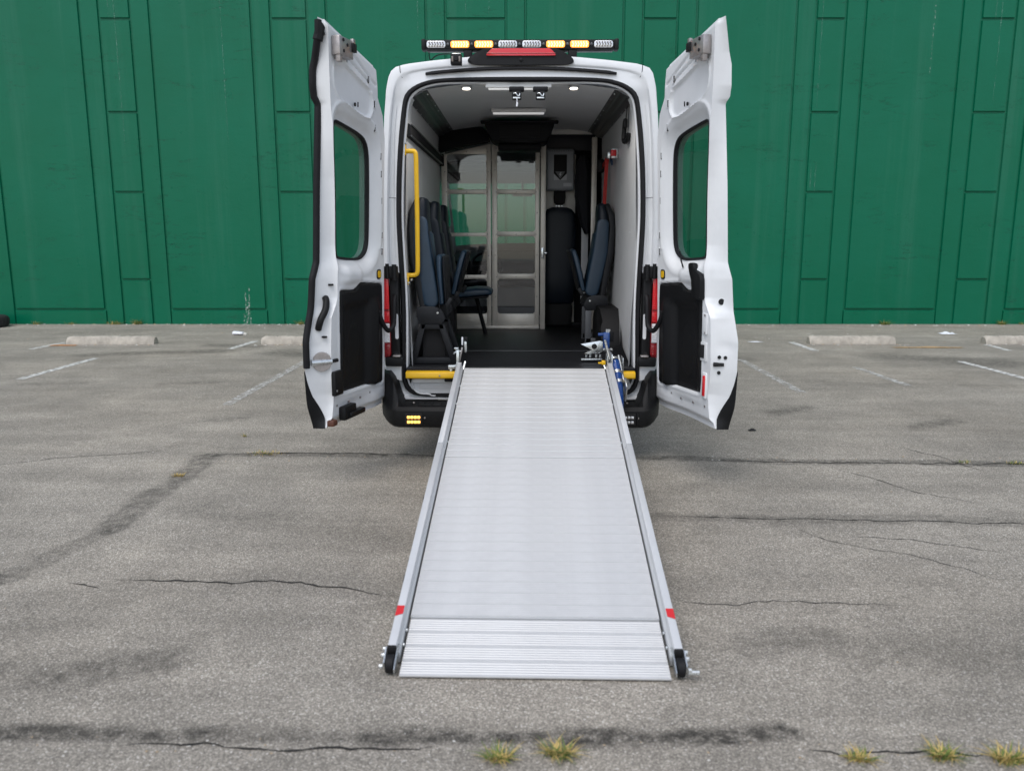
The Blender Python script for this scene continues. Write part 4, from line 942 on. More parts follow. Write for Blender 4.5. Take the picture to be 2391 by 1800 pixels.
for s in (-1, 1):
    for y0, y1, dx in ((.10, 1.80, .0), (1.805, 3.08, .0)):
        rail = prism('side_rail', [(s*.508, -.025), (s*.508, .020), (s*.518, .028), (s*.520, .056), (s*.552, .056), (s*.552, -.025)], lambda a, b_, d: (a, d, b_), y0, y1, ALUR, ramp, .0025, True)
        if y0 < 1:
            mesh('red_tape', [(s*.5215, .285, .0575), (s*.5515, .27, .0575), (s*.5515, .335, .0575), (s*.5215, .335, .0575)], [(0, 1, 2, 3)], REDP, rail, local=True)
            box('rail_end', (s*.536, .096, .032), (.033, .012, .05), HOLE, rail, .003, local=True)
            bolts = [(s*.506, .16, .008), (s*.506, .24, .012)]
        else: bolts = [(s*.506, 2.75, .01), (s*.506, 2.45, .01), (s*.506, 1.9, .01)]
        for b_ in bolts: 
            v_, f_ = tube_data([b_, (b_[0]-s*.006, b_[1], b_[2])], .007, 8); mesh('rail_bolt', v_, f_, ZINC, rail, True, True)
    # foot roller with zinc fork
    yw = .045
    v_, f_ = tube_data([(s*.520, yw, .018), (s*.524, yw, .018), (s*.548, yw, .018), (s*.552, yw, .018)], [.028, .034, .034, .028], 24); rw = mesh('foot_roller', v_, f_, RUB, ramp, True, True)
    prism('roller_fork', [(.00, .012), (.0, .03), (.10, .05), (.14, .03), (.14, .005), (.05, .0)], lambda a, b_, d: (d, a, b_), s*.513, s*.517, ZINC, rw, 0, True)
    prism('roller_fork', [(.03, .01), (.03, .034), (.10, .05), (.13, .03), (.12, .005), (.05, .0)], lambda a, b_, d: (d, a, b_), s*.555, s*.560, ZINC, rw, 0, True)
    for y, z in ((.02, .026), (.075, .03), (.11, .03)):
        v_, f_ = tube_data([(s*.56, y, z), (s*.572, y, z)], .009, 8); mesh('fork_bolt', v_, f_, ZINC, rw, True, True)
    if s > 0: v_, f_ = tube_data([(.56, .018, .018), (.60, .018, .018)], .009, 8); mesh('axle_end', v_, f_, ZINC, rw, True, True)
    # underside support wheels part-way up, seen past the left rail
    if s < 0:
        for y in (.62, 1.30):
            v_, f_ = tube_data([(s*.535, y, -.06), (s*.572, y, -.06)], [.05, .05], 20); mesh('support_wheel', v_, f_, RUB, ramp, True, True)
# hinge and latch hardware at the top left, standing on the van floor
def wbox(name, c, s, m, par, bev=.003, rot=None): return box(name, c, s, m, par, bev, 2, rot)
hl = wbox('hinge_post', (-.455, 5.86, .70), (.022, .05, .17), ZINC, ramp, .004)
wbox('post_tube', (-.405, 5.95, .80), (.022, .03, .10), ZINC, hl, .008); wbox('post_cap', (-.402, 5.95, .848), (.026, .03, .04), BLACK, hl, .006); wbox('post_blade', (-.428, 5.95, .835), (.014, .02, .06), CUPW, hl, .005)
tube('post_hook', smooth_path([(-.43, 5.93, .76), (-.46, 5.93, .765), (-.485, 5.93, .75), (-.49, 5.93, .74)], 2), .008, ZINC, hl, 8)
wbox('post_pin', (-.47, 5.92, .785), (.035, .02, .016), ZINC, hl, .005); wbox('side_foot', (-.49, 5.80, .668), (.06, .05, .03), ZINC, hl, .004)
wbox('foot_stem', (-.50, 5.79, .64), (.02, .02, .05), ZINC, hl, .004); wbox('arm', (-.436, 5.88, .74), (.012, .03, .12), STEEL, hl, .003, (0, .2, 0))
tube('link', [(-.42, 5.80, .62), (-.40, 5.84, .70)], .009, ZINC, hl, 8)
# lift assist on the right: bracket, blue gas strut, zinc arms
la = wbox('lift_bracket', (.655, 5.83, .70), (.012, .16, .13), ZINC, ramp, .004)
wbox('bracket_plate', (.735, 5.83, .685), (.006, .14, .11), ZINC, la, .02)
wbox('bracket_plate', (.625, 5.83, .70), (.006, .12, .11), ZINC, la, .02)
bx_ = .672
tube('gas_strut', [(bx_+.01, 5.80, .70), (bx_+.018, 5.70, .625), (bx_+.008, 5.50, .47), (bx_-.035, 5.20, .25), (bx_-.037, 5.17, .235)], .034, BLUEP, la, 20)
for f_ in (.30, .62):
    c_ = Vector((bx_+.012, 5.78, .685)).lerp(Vector((bx_+.03, 5.55, .51)), f_); d_ = Vector((.02, -.23, -.175)).normalized()
    tube('strut_clamp', [c_-d_*.014, c_+d_*.014], .0375, ZINC, la, 20)
tube('strut_collar', [(bx_+.005, 5.83, .715), (bx_+.008, 5.815, .705)], .036, ZINC, la, 20)
tube('tie_rod', [(.71, 5.84, .745), (.735, 5.62, .56)], .007, ZINC, la, 8); tube('tie_rod', [(.655, 5.85, .76), (.668, 5.74, .655)], .008, ZINC, la, 8); tube('tie_rod', [(.628, 6.02, .83), (.655, 5.80, .68)], .010, ZINC, la, 8)
wbox('tie_plate', (.735, 5.60, .54), (.012, .10, .14), ZINC, la, .004, (.5, 0, 0)); 
hs_ = wbox('blue_head', (.652, 6.16, .815), (.05, .06, .125), BLUEP, la, .008); wbox('head_pin', (.612, 6.15, .862), (.05, .03, .022), BLUEP, hs_, .006); wbox('head_cap', (.69, 6.17, .845), (.04, .05, .08), DARK, hs_, .01)
for dx in (0, .018): tube('head_bolt', [(.655+dx, 6.16, .875), (.655+dx, 6.16, .90)], .010, ZINC, hs_, 10)
tube('plunger', [(.66, 6.12, .755), (.664, 6.08, .70)], .014, STEEL, hs_, 12); tube('plunger_rod', [(.664, 6.08, .70), (.67, 5.98, .63)], .008, ZINC, hs_, 10)
for dx in (-.02, .03): tube('plunger_nut', [(.655+dx, 6.10, .755), (.655+dx, 6.085, .745)], .012, ZINC, hs_, 10)
claw = [(.455, .79), (.60, .815), (.625, .81), (.625, .735), (.60, .72), (.52, .715), (.485, .718), (.52, .735), (.545, .745), (.51, .765)]
bmc = prism('latch_claw', claw, XZ, 6.13, 6.142, ZINC, la, .0015)
tube('claw_hole', [(.56, 6.1285, .772), (.56, 6.145, .772)], .021, HOLE, la, 16)
for x in (.50, .53, .575, .605): tube('claw_bolt', [(x, 6.12, .712), (x, 6.12, .690)], .010, ZINC, la, 8)
wbox('claw_foot', (.54, 6.12, .676), (.16, .05, .012), ZINC, la, .003)
wbox('yellow_clip', (.598, 5.80, .70), (.028, .03, .03), YEL, la, .004); wbox('yellow_clip', (.572, 5.80, .697), (.025, .012, .012), YEL, la, .003)
tube('clip_pin', [(.60, 5.80, .685), (.61, 5.77, .655)], .008, ZINC, la, 8)

# =================================================================== SEATS
def pad(name, path, m, parent, n=24, ex=3.2, local=False, yc=0):
    """path: (x, z, half thickness, half width); rounded cross-sections swept in the x-z plane, width along y"""
    P = [Vector((p[0], 0, p[1])) for p in path]; loops = []
    for i, p in enumerate(path):
        a = P[max(0, i-1)]; c = P[min(len(P)-1, i+1)]; d = (c-a).normalized(); nn_ = Vector((d.z, 0, -d.x)); l = []
        for j in range(n):
            g_ = 2*PI*j/n; cs, sn = math.cos(g_), math.sin(g_)
            l.append(P[i]+nn_*p[2]*math.copysign(abs(cs)**(2/ex), cs)+Vector((0, yc, 0))+Vector((0, 1, 0))*p[3]*math.copysign(abs(sn)**(2/ex), sn))
        loops.append(l)
    return loft(name, loops, m, parent, cap=(True, True), local=local)
def ends(path, k=.6):
    """taper both ends so that the pad closes softly"""
    a, b_ = path[0], path[-1]; p1, p2 = path[1], path[-2]
    def ext(q, r_, e, s): 
        d = Vector((q[0]-r_[0], q[1]-r_[1])).normalized(); return (q[0]+d.x*e, q[1]+d.y*e, q[2]*s, q[3]*(1-(1-s)*.35))
    return [ext(a, p1, a[2]*.55, .45), ext(a, p1, a[2]*.35, .78)] + path + [ext(b_, p2, b_[2]*.35, .78), ext(b_, p2, b_[2]*.55, .45)]
def make_seat(loc, facing, folded, label, base, lean=False, panel=None):
    panel = panel or BLUE
    """inward facing fold seat in local coordinates: backrest near x=0, sitting direction +x (mirrored when facing is -1)"""
    o = empty('fold_seat', loc); tag(o, label, 'seat', 'folding passenger seats along the van walls'); f = facing
    def X(p): return [(f*q[0],)+tuple(q[1:]) for q in p]
    back = [(.165, .46, .062, .20), (.13, .62, .066, .215), (.095, .80, .068, .21), (.082, .95, .060, .195), (.075, 1.05, .055, .17), (.082, 1.14, .050, .15), (.092, 1.20, .036, .135)]
    shell = [(.085, .40, .036, .215), (.055, .60, .045, .225), (.02, .80, .045, .22), (.005, 1.0, .042, .20), (.015, 1.12, .04, .165), (.045, 1.20, .030, .14)]
    k_ = lean
    back = [(q[0]*(.8 if not k_ else 1),)+q[1:] for q in back]
    pad('backrest', ends(X(back)), NAVY, o, local=True)
    pad('centre_panel', ends([(f*(q[0]+.016), q[1], q[2]*.95, q[3]*.74) for q in back[:4]]), panel, o, local=True)
    pad('side_bolster', ends([(f*(q[0]+.010), q[1], q[2]*.95, .020) for q in back[:5]]), panel, o, local=True, yc=-.203)
    pad('back_shell', ends(X(shell)), SEATPL, o, local=True)
    if folded:
        cu = [(.245, .47, .028, .20), (.275, .60, .033, .215), (.315, .75, .032, .215), (.335, .81, .026, .20)] if k_ else [(.215, .45, .028, .20), (.205, .60, .030, .215), (.20, .72, .030, .215), (.20, .79, .026, .20)]
        pad('cushion', ends(X(cu)), BLUE, o, local=True); pad('cushion_pan', ends([(f*(q[0]+.034), q[1], .012, q[3]) for q in cu]), SEATPL, o, local=True)
    else:
        cu = [(.12, .405, .035, .20), (.24, .41, .045, .215), (.38, .425, .048, .215), (.48, .43, .04, .20), (.51, .42, .03, .19)]
        pad('cushion', ends(X(cu)), BLUE, o, local=True); pad('cushion_pan', ends([(f*q[0], q[1]-.045, .014, q[3]*.97) for q in cu[:4]]), SEATPL, o, local=True)
        v_, f_ = tube_data([(f*.36, .16, .38), (f*.40, .17, .2), (f*.45, .18, .0)], .02, 8); mesh('front_leg', v_, f_, BLACK, o, True, True)
    # hinge housing on the rear side
    prism('recliner_cover', [(f*.035, .42), (f*.03, .36), (f*.05, .30), (f*.22, .30), (f*.245, .345), (f*.215, .41), (f*.17, .43), (f*.08, .435)], lambda a, b_, d: (a, d, b_), -.235, -.19, SEATPL, o, .006, True)
    prism('recliner_cover', [(f*.035, .42), (f*.03, .36), (f*.05, .30), (f*.22, .30), (f*.245, .345), (f*.215, .41), (f*.17, .43), (f*.08, .435)], lambda a, b_, d: (a, d, b_), .19, .235, SEATPL, o, .006, True)
    v_, f_ = tube_data([(f*.19, -.235, .385), (f*.19, -.243, .385)], .008, 8); mesh('pivot_bolt', v_, f_, ZINC, o, True, True)
    if base == 'flare':
        for y in (-.225, .17):
            x0, x1, xt0, xt1 = -.03, .335, .06, .235
            for nm, poly in (('base_leg', [(f*x0, 0), (f*(x0+.05), 0), (f*(xt0+.04), .30), (f*xt0, .30)]), ('base_leg', [(f*x1, 0), (f*(x1-.05), 0), (f*(xt1-.045), .30), (f*xt1, .30)]), ('base_foot', [(f*(x0+.045), .004), (f*(x1-.045), .004), (f*(x1-.055), .05), (f*(x0+.055), .05)]), ('base_top', [(f*(xt0+.0), .262), (f*(xt1+.0), .262), (f*(xt1-.005), .302), (f*(xt0+.005), .302)])):
                prism(nm, poly, lambda a, b_, d: (a, d, b_), y, y+.055, SEATPL, o, .004, True)
        box('base_panel', (f*.15, -.01, .15), (.17, .30, .26), HOLE, o, .003, local=True)
    elif base == 'box':
        for y in (-.225, .17):
            for x in (.045, .20): box('base_leg', (f*x, y+.02, .15), (.055, .05, .30), SEATGREY, o, .004, local=True)
            box('base_foot', (f*.12, y+.02, .03), (.20, .05, .05), SEATGREY, o, .004, local=True)
    else:
        box('base_leg', (f*.10, .0, .18), (.14, .40, .36), HOLE, o, .006, local=True)
    # belt across the backrest and its buckle
    if base == 'flare':
        bw = []; fs_ = []
        for x, y, z in ((.125, -.19, 1.0), (.155, -.20, .85), (.18, -.21, .70), (.20, -.225, .55), (.205, -.238, .40)):
            bw += [(f*x, y-.024, z), (f*x, y+.024, z)]
        mesh('seat_belt', bw, [(2*i, 2*i+1, 2*i+3, 2*i+2) for i in range(4)], BELT, o, local=True)
    box('belt_buckle', (f*.27, -.20, .46), (.03, .05, .07), SEATPL, o, .006, 2, (0, f*.5, 0), True)
    return o
s1 = make_seat((-.80, 6.22, .655), 1, True, 'blue vinyl fold seat nearest the left rear door, cushion folded up', 'flare')
s4 = make_seat((-.80, 6.92, .655), 1, True, 'blue fold seat, darkened for shade, in the middle of the left row, cushion folded up', 'post', True, NAVY)  # navy panels: the shade on this seat is put into its colour
s2 = make_seat((-.79, 7.72, .655), 1, False, 'blue fold seat further in on the left, cushion folded down', 'post', False, NAVY)  # navy panels again paint in the shade deeper inside the van
s3 = make_seat((.795, 7.36, .655), -1, True, 'blue vinyl fold seat on the right wall beneath the red strap', 'box', True)
# dark seat facing rear behind the partition post
js = empty('jump_seat', (.40, 8.62, .655)); tag(js, 'dark seat back beside the aluminium partition, under the grey wall cabinet', 'seat')
def ypad(name, rows, m, par):
    loops = []
    for z, hw, th in rows:
        loops.append([(hw*math.copysign(abs(math.cos(a))**.55, math.cos(a)), th*math.copysign(abs(math.sin(a))**.55, math.sin(a)), z) for a in [2*PI*j/28 for j in range(28)]])
    return loft(name, loops, m, par, cap=(True, True), local=True)
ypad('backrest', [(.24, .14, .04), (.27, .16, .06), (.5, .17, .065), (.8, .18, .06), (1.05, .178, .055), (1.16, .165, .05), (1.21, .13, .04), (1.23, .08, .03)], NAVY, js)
ypad('cushion', [(.02, .14, .06), (.2, .15, .07), (.235, .14, .06)], HOLE, js)
hb = ypad('headrest_bracket', [(1.255, .03, .008), (1.27, .055, .010), (1.33, .062, .012), (1.40, .060, .012), (1.43, .058, .010)], HOLE, js)
for x in (-.036, .036):
    v_, f_ = tube_data([(x, -.012, 1.405), (x, -.020, 1.405)], .012, 12); mesh('bracket_bolt', v_, f_, CUPW, hb, True, True)
for x in (-.03, 0, .03): box('bracket_clip', (x, -.012, 1.243), (.022, .012, .014), ZINC, hb, .002, local=True)
tag(empty('tmp', (0, 0, 0)), None); bpy.data.objects.remove(bpy.data.objects['tmp'])
# grey wall cabinet (defibrillator box)
cb = empty('defibrillator_cabinet', (.40, 8.55, 2.05)); tag(cb, 'grey plastic wall cabinet with dark window and lightning bolt triangle', 'cabinet')
box('case', (0, .03, .205), (.285, .14, .41), AEDG, cb, .02, 3, local=True)
box('door_face', (0, -.043, .205), (.265, .012, .385), AEDG, cb, .008, local=True)
wn_ = box('window', (0, -.0515, .225), (.132, .006, .25), HOLE, cb, .003, local=True)
LGREY = mat('pale_grey_print', (.55, .57, .60), .5)
mesh('corner_print', [(-.066, -.0552, .10), (-.066, -.0552, .165), (0, -.0552, .10)], [(0, 1, 2)], LGREY, cb, local=True); mesh('corner_print', [(.066, -.0552, .10), (.066, -.0552, .165), (0, -.0552, .10)], [(0, 1, 2)], LGREY, cb, local=True)
mesh('triangle_sign', [(-.05, -.0558, .185), (.05, -.0558, .185), (0, -.0558, .112)], [(0, 1, 2)], mat('sign_grey', (.13, .135, .145), .5), cb, local=True)
mesh('bolt_sign', [(.004, -.0564, .178), (-.014, -.0564, .152), (-.002, -.0564, .152), (-.008, -.0564, .128), (.014, -.0564, .158), (.002, -.0564, .158), (.012, -.0564, .178)], [(0, 1, 2, 3, 4, 5, 6)], LGREY, cb, local=True)
for i in range(14): box('vent_dot', (-.115+.0177*i, -.0500, .385), (.007, .003, .009), HOLE, cb, 0, local=True)
box('paper_label', (.075, -.0500, .055), (.085, .003, .035), LGREY, cb, 0, local=True)
# dark jacket hanging in the corner
jk = []
rj = random.Random(5)
for z, hw, xo in ((2.38, .03, .0), (2.33, .06, .0), (2.2, .08, .01), (2.0, .085, .01), (1.85, .07, .02), (1.72, .05, .035), (1.62, .02, .05)):
    jk.append([(.625+xo+hw*math.cos(a)*(1+.12*math.sin(3*a)), 8.47+.05*math.sin(a)*(1+.2*math.cos(5*a)), z+.01*math.sin(4*a)) for a in [2*PI*j/24 for j in range(24)]])
jo = loft('hanging_jacket', jk, mat('dark_cloth', (.016, .017, .022), .85, bump=.4, bscale=60), None, cap=(True, True)); tag(jo, 'dark cloth jacket hanging beside the grey wall cabinet', 'jacket')
# red restraint strap on the right wall
rs = empty('restraint_strap', (.79, 7.6, 2.2)); tag(rs, 'red webbing strap hanging from a buckle on the right wall', 'strap')
def strap(name, pts, hw, m, par, ax=Vector((0, 1, 0))):
    v_ = []
    for p in pts: v_ += [Vector(p)-ax*hw, Vector(p)+ax*hw]
    k_ = len(pts); v2 = [q+Vector((-.003, 0, 0)) for q in v_]
    fs2 = [(2*i, 2*i+1, 2*i+3, 2*i+2) for i in range(k_-1)]+[(2*k_+2*i, 2*k_+2*i+1, 2*k_+2*i+3, 2*k_+2*i+2) for i in range(k_-1)]+[(2*i, 2*i+2, 2*k_+2*i+2, 2*k_+2*i) for i in range(k_-1)]+[(2*i+1, 2*i+3, 2*k_+2*i+3, 2*k_+2*i+1) for i in range(k_-1)]
    return mesh(name, v_+v2, fs2, m, par)
strap('webbing', [(.775, 7.55, 2.285), (.772, 7.58, 2.15), (.768, 7.60, 2.0), (.762, 7.60, 1.84)], .016, REDB, rs, Vector((.96, .28, 0)))
strap('webbing', [(.79, 7.40, 2.29), (.782, 7.75, 2.275), (.785, 8.08, 2.25)], .022, REDB, rs, Vector((0, 0, 1)))
bk = wbox('buckle', (.775, 7.30, 2.278), (.06, .12, .055), ZINC, rs, .006); wbox('buckle_button', (.765, 6.98, 2.268), (.045, .07, .05), REDP, rs, .005); wbox('buckle_frame', (.78, 7.0, 2.268), (.06, .06, .08), ZINC, rs, .006)
wbox('blue_tab', (.772, 7.18, 2.225), (.016, .14, .04), mat('dark_blue_tab', (.01, .03, .08), .5), rs, .006, (.4, 0, 0))
wbox('wall_anchor', (.775, 8.12, 2.26), (.07, .05, .13), BLACK, rs, .03)
bs = empty('belt_strap', (.8, 6.35, 2.56)); tag(bs, 'black belt with a curled hook hanging inside the right door opening', 'strap')
strap('webbing', [(.79, 6.30, 2.55), (.785, 6.32, 2.47), (.78, 6.34, 2.40)], .03, BELT, bs)
wbox('belt_guide', (.778, 6.33, 2.42), (.03, .05, .07), BLACK, bs, .01)
tube('belt_hook', smooth_path([(.78, 6.36, 2.44), (.775, 6.38, 2.34), (.775, 6.37, 2.29), (.785, 6.30, 2.285), (.79, 6.24, 2.30), (.79, 6.22, 2.335)], 2), .017, BLACK, bs, 10)

# =================================================================== LIGHT BAR
lbar = empty('light_bar', (0, 5.99, 2.83)); tag(lbar, 'black warning light bar on the van roof, four amber modules lit', 'light bar')
wbox('bar_housing', (-.007, 6.03, 2.905), (1.37, .07, .068), BLACK, lbar, .012)
wbox('bar_back', (-.007, 6.05, 2.875), (1.30, .04, .02), DKCH, lbar, .004)
for x in (-.372, .36): wbox('bar_post', (x, 6.03, 2.845), (.06, .05, .07), BLACK, lbar, .006)
for e in (-1, 1): wbox('end_cap', (-.007+e*.672, 6.025, 2.905), (.03, .078, .076), BLACK, lbar, .01)
lit = [0, 1, 1, 0, 0, 1, 1, 0]
for i in range(8):
    x = -.592+i*.1665
    md = prism('light_module', rrect(x-.065, x+.065, 2.883, 2.929, .014), XZ, 5.992, 6.0, LEDW if not lit[i] else mat('amber_reflector_dish', (.9, .5, .12), .25, emit=(1, .24, .01), estr=.95), lbar, .002)
    for r_ in range(3):
        for c in range(6):
            px = x-.047+c*.0188+(.005 if r_ == 1 else 0); pz = 2.894+r_*.012
            v_, f_ = tube_data([(px, 5.993, pz), (px, 5.988, pz)], [.0062, .0052], 8); mesh('led', v_, f_, AMBER if lit[i] else LEDD, md, True)
    if i < 7: bolt('module_screw', (x+.083, 5.993, 2.906), (0, -1, 0), .010, DKCH, lbar, .006)

# =================================================================== THINGS ON THE ASPHALT
def wheel_stop(cx, cy, L, label, rot=YAW):
    o = empty('wheel_stop', (cx, cy, 0), (0, 0, rot)); tag(o, label, 'wheel stop', 'concrete wheel stops along the wall')
    rnd = random.Random(int(cx*100)); loops = []; N = 44
    for i in range(N+1):
        x = -L/2+L*i/N; e = min(i, N-i); sh = (.82 if e == 0 else .95 if e == 1 else 1); j = lambda: rnd.uniform(-.004, .004)
        if rnd.random() < .12: sh *= .95
        loops.append([(x, -.085+j(), 0), (x, -.082+j(), .03), (x, -.062*sh+j(), .100*sh+j()), (x, -.045*sh+j(), .115*sh+j()), (x, .045*sh+j(), .115*sh+j()), (x, .062*sh+j(), .10*sh), (x, .085, 0)])
    loft('concrete_block', loops, CONC, o, cap=(True, True), local=True)
    for x in (-L*.33, L*.33):
        v_, f_ = tube_data([(x, 0, .108), (x, 0, .121)], .014, 10); mesh('spike_head', v_, f_, STEEL, o, True, True)
    return o
wheel_stop(-6.13, 12.08, 1.31, 'stained concrete wheel stop, leftmost of all, near the paint line')
wheel_stop(-3.22, 12.10, 1.30, 'concrete wheel stop partly hidden behind the open left door')
wheel_stop(4.98, 12.24, 1.29, 'pale concrete wheel stop right of the open right door')
wheel_stop(7.62, 12.26, 1.30, 'concrete wheel stop cut by the right edge of the picture')
# discarded tyre at the left edge
ty = empty('old_tyre', (-9.47, 14.32, 0)); tag(ty, 'worn black tyre lying flat at the foot of the wall, far left', 'tyre')
prof = [(.19, .02), (.20, 0), (.28, .0), (.32, .02), (.335, .05), (.335, .15), (.32, .18), (.28, .20), (.20, .20), (.19, .18)]
loft('tyre_casing', [[(r_*math.cos(a), r_*math.sin(a), z) for r_, z in prof] for a in [2*PI*k/48 for k in range(49)]], TYRE, ty, closed=False, local=True)
for k in range(48):
    a = 2*PI*k/48
    if k % 2 == 0: box('tread_block', (.337*math.cos(a), .337*math.sin(a), .10), (.012, .022, .10), TYRE, ty, .002, 1, (0, 0, a), True)
# paper cup
cp = empty('paper_cup', (-4.60, 13.17, .032), (0, 0, R(-15))); tag(cp, 'crushed white paper cup lying on the asphalt near the wall', 'cup')
prof = [(-.085, .030), (-.08, .042), (-.07, .044), (.07, .058), (.075, .062), (.085, .058), (.08, .05), (-.06, .036)]
cl_ = [[(x, r_*math.cos(a)*.98, r_*math.sin(a)*(.55 if math.sin(a) > 0 else .52)) for a in [2*PI*k/20 for k in range(20)]] for x, r_ in prof]
loft('cup_wall', [[(-q[0], q[1], q[2]) for q in l] for l in cl_], CUPW, cp, cap=(True, False), local=True)
v_, f_ = tube_data([(.10, 0, -.012), (.145, .01, -.018)], [.03, .022], 12); mesh('cup_lid', v_, f_, mat('dirty_paper', (.60, .58, .52), .7), cp, True, True)
def scrap(loc, sx, sy, label, m=CUPW, h=.03, seed=1):
    rr = random.Random(seed); vs = []; N = 7
    for i in range(N):
        for j in range(N):
            vs.append((loc[0]+sx*(i/(N-1)-.5)*(1+.2*rr.random()), loc[1]+sy*(j/(N-1)-.5)*(1+.2*rr.random()), .006+h*rr.random()*math.sin(PI*i/(N-1))*math.sin(PI*j/(N-1))))
    o = mesh('litter_scrap', vs, [(i*N+j, i*N+j+1, (i+1)*N+j+1, (i+1)*N+j) for i in range(N-1) for j in range(N-1)], m); tag(o, label, 'litter'); return o
scrap((7.05, 13.45, 0), .22, .14, 'crumpled pale scrap lying near the right wheel stop', CUPW, .05, 2)
scrap((2.93+.65, 12.35, 0), .20, .05, 'small flat white scrap left of the pale wheel stop', CUPW, .01, 3)
scrap((5.9, 11.75, 0), .9, .10, 'tan strip of dry debris in front of the pale wheel stop', mat('dry_debris', (.34, .24, .13), .9, var=.4, vscale=20), .02, 4)
scrap((-6.75, 11.85, 0), .35, .10, 'orange dry leaf litter beside the leftmost wheel stop', mat('orange_debris', (.42, .21, .09), .9, var=.4, vscale=20), .015, 5)
scrap((-8.9, 9.99, 0), .1, .1, 'small pale scrap at the far left of the lot', CUPW, .01, 6)
scrap((1.93, 6.62, 0), .06, .03, 'small dark twig of debris right of the right door', HOLE, .02, 7)
# weeds
def tuft(name, loc, n, r_, h, straw, label, cat='weed', flat=.5, group=None, seed=0):
    rr = random.Random(seed); vs = []; fs = []; fm = []
    for k in range(n):
        a = rr.uniform(0, 2*PI); d = Vector((math.cos(a), math.sin(a), 0)); root = Vector((*loc, 0))+d*r_*.35*rr.random()
        if group is None: root.x += rr.uniform(-r_, r_)*.5
        l = h*.85*rr.uniform(.4, 1.15); lean = rr.uniform(.25, 1.0)*flat*2; w = rr.uniform(.0014, .0030)*(1+h*3); s_ = Vector((-d.y, d.x, 0)); b0 = len(vs)
        for i in range(4):
            f = i/3; p = root+d*(lean*l*f**1.6)+Vector((0, 0, l*f*(1-.35*f*lean)))
            vs += [p-s_*w*(1-f*.9), p+s_*w*(1-f*.9)]
        for i in range(3): fs.append((b0+2*i, b0+2*i+1, b0+2*i+3, b0+2*i+2)); fm.append(1 if rr.random() < 0 else (1 if (k/n) < straw else 0))
    o = mesh(name, vs, fs, None, mats=[GR1, GR2], fm=fm, recalc=False); tag(o, label, cat, 'weeds in the asphalt joints and along the wall'); return o
for i, (x, y, n, r_, h, st_, lab) in enumerate([
        (-.062, 2.275, 110, .045, .065, .45, 'grass tuft left of the pair below the ramp foot'), (.125, 2.30, 120, .05, .075, .5, 'grass tuft right of the pair below the ramp foot'),
        (1.055, 2.285, 90, .045, .055, .6, 'small straw tuft, left of the three at lower right'), (1.325, 2.30, 120, .05, .07, .45, 'greener grass tuft, middle of the three at lower right'), (1.515, 2.285, 130, .055, .07, .6, 'straw coloured grass tuft at the lower right corner')]):
    tuft('grass_tuft', (x, y), int(n*1.1), r_*1.25, h*.8, st_, lab, seed=i, flat=.85)
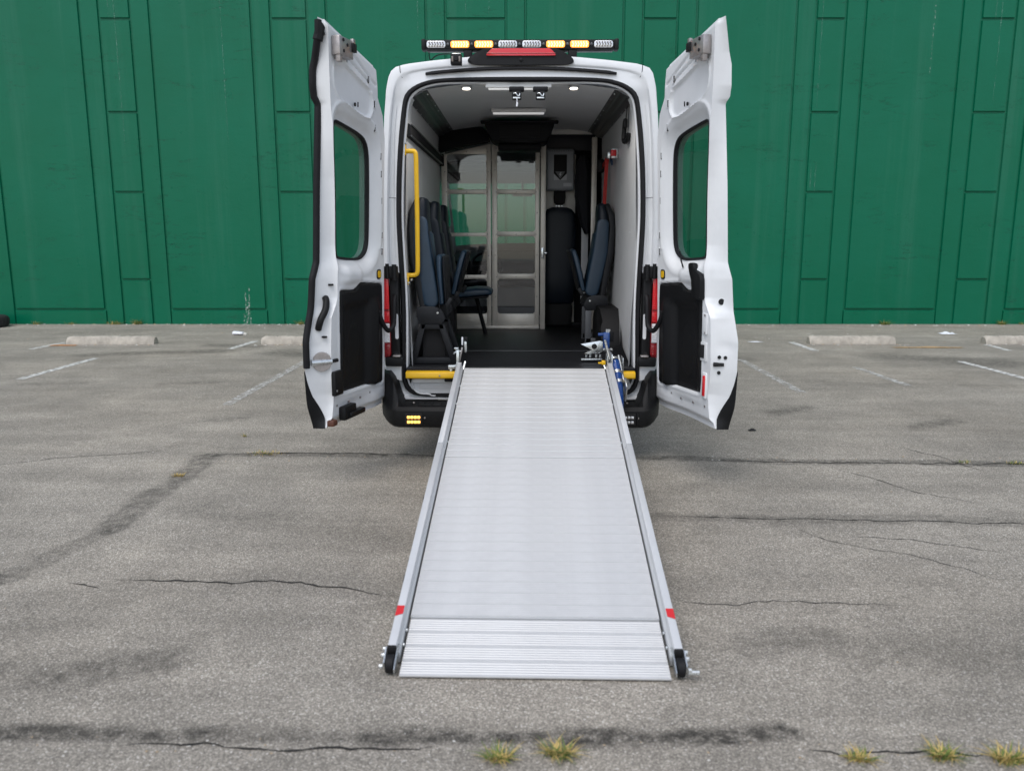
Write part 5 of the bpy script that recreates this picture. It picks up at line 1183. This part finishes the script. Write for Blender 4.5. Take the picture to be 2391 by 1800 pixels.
for i, (x, y, n, r_, h, st_, lab) in enumerate([
        (-1.90, 5.85, 120, .22, .03, .75, 'dry weeds growing along the seam left of the van'), (-2.31, 5.28, 80, .07, .03, .9, 'dry yellow weed clump in the diagonal seam on the left'),
        (3.18, 5.67, 50, .10, .025, .3, 'small green weed in the seam on the right'), (3.53, 5.64, 60, .10, .03, .4, 'green weed in the seam at the right edge'), (-2.23, 6.38, 24, .03, .04, .6, 'tiny weed sprig in the asphalt left of the door'),
        (-8.85, 14.74, 60, .10, .10, .5, 'low weeds at the wall foot nearest the old tyre'), (-8.2, 14.76, 60, .16, .08, .7, 'dry weeds at the wall foot above the leftmost wheel stop'), (-7.42, 14.76, 110, .20, .14, .6, 'weeds at the wall foot left of the pilaster joint'), (-7.0, 14.77, 110, .14, .17, .35, 'tall green weeds at the wall foot right of the pilaster joint'),
        (-4.03, 14.80, 90, .12, .13, .45, 'weed clump at the wall foot beside the open left door'), (6.65, 14.86, 120, .14, .13, .15, 'green weed clump at the wall foot right of the pale wheel stop'), (8.78, 14.90, 110, .14, .13, .25, 'green weed clump at the wall foot near the right edge'), (9.2, 14.92, 60, .12, .08, .4, 'small weeds at the wall foot at the right edge')]):
    tuft('weed_clump', (x, y), n, r_, h, st_, lab, seed=50+i, flat=.7)

# loose grit along the wall foot, in the tar seams and round the wheel stops
def grit():
    rr = random.Random(11); vs = []; fs = []; fm = []
    def stone(x, y, r_):
        b0 = len(vs); k = 5
        for j in range(k):
            a = 2*PI*j/k+rr.random(); vs.append((x+r_*math.cos(a)*rr.uniform(.6, 1.3), y+r_*math.sin(a)*rr.uniform(.6, 1.3), .001))
        vs.append((x+rr.uniform(-.3, .3)*r_, y+rr.uniform(-.3, .3)*r_, r_*rr.uniform(.3, .8))); c = rr.choice((0, 0, 1, 2))
        for j in range(k): fs.append((b0+j, b0+(j+1) % k, b0+k)); fm.append(c)
    for _ in range(420): stone(rr.uniform(-11, 11), 14.80-abs(rr.gauss(0, .10))+.01*0, rr.uniform(.008, .028))
    for _ in range(160): stone(rr.uniform(-11, 11), rr.uniform(12.3, 14.6), rr.uniform(.006, .018))
    for _ in range(110): stone(rr.uniform(-1.9, 1.8), 2.335+rr.gauss(0, .03), rr.uniform(.002, .006))
    for _ in range(140): stone(rr.uniform(-2.2, 4.2), 5.74+rr.gauss(0, .06), rr.uniform(.003, .009))
    for _ in range(90): stone(rr.uniform(-3, 3), rr.uniform(2.1, 9), rr.uniform(.002, .006))
    for cx, cy in ((-6.13, 12.0), (-3.22, 12.0), (4.98, 12.14), (7.62, 12.16)):
        for _ in range(40): stone(cx+rr.uniform(-.8, .8), cy-.03-abs(rr.gauss(0, .07)), rr.uniform(.006, .02))
    o = mesh('loose_grit', vs, fs, None, mats=[mat('grit_grey', (.34, .32, .29), .9), mat('grit_tan', (.40, .30, .19), .9), mat('grit_pale', (.62, .60, .56), .9)], fm=fm, recalc=False)
    tag(o, 'loose grit and dry crumbs scattered over the asphalt and along the wall foot', 'grit', kind='stuff')
grit()
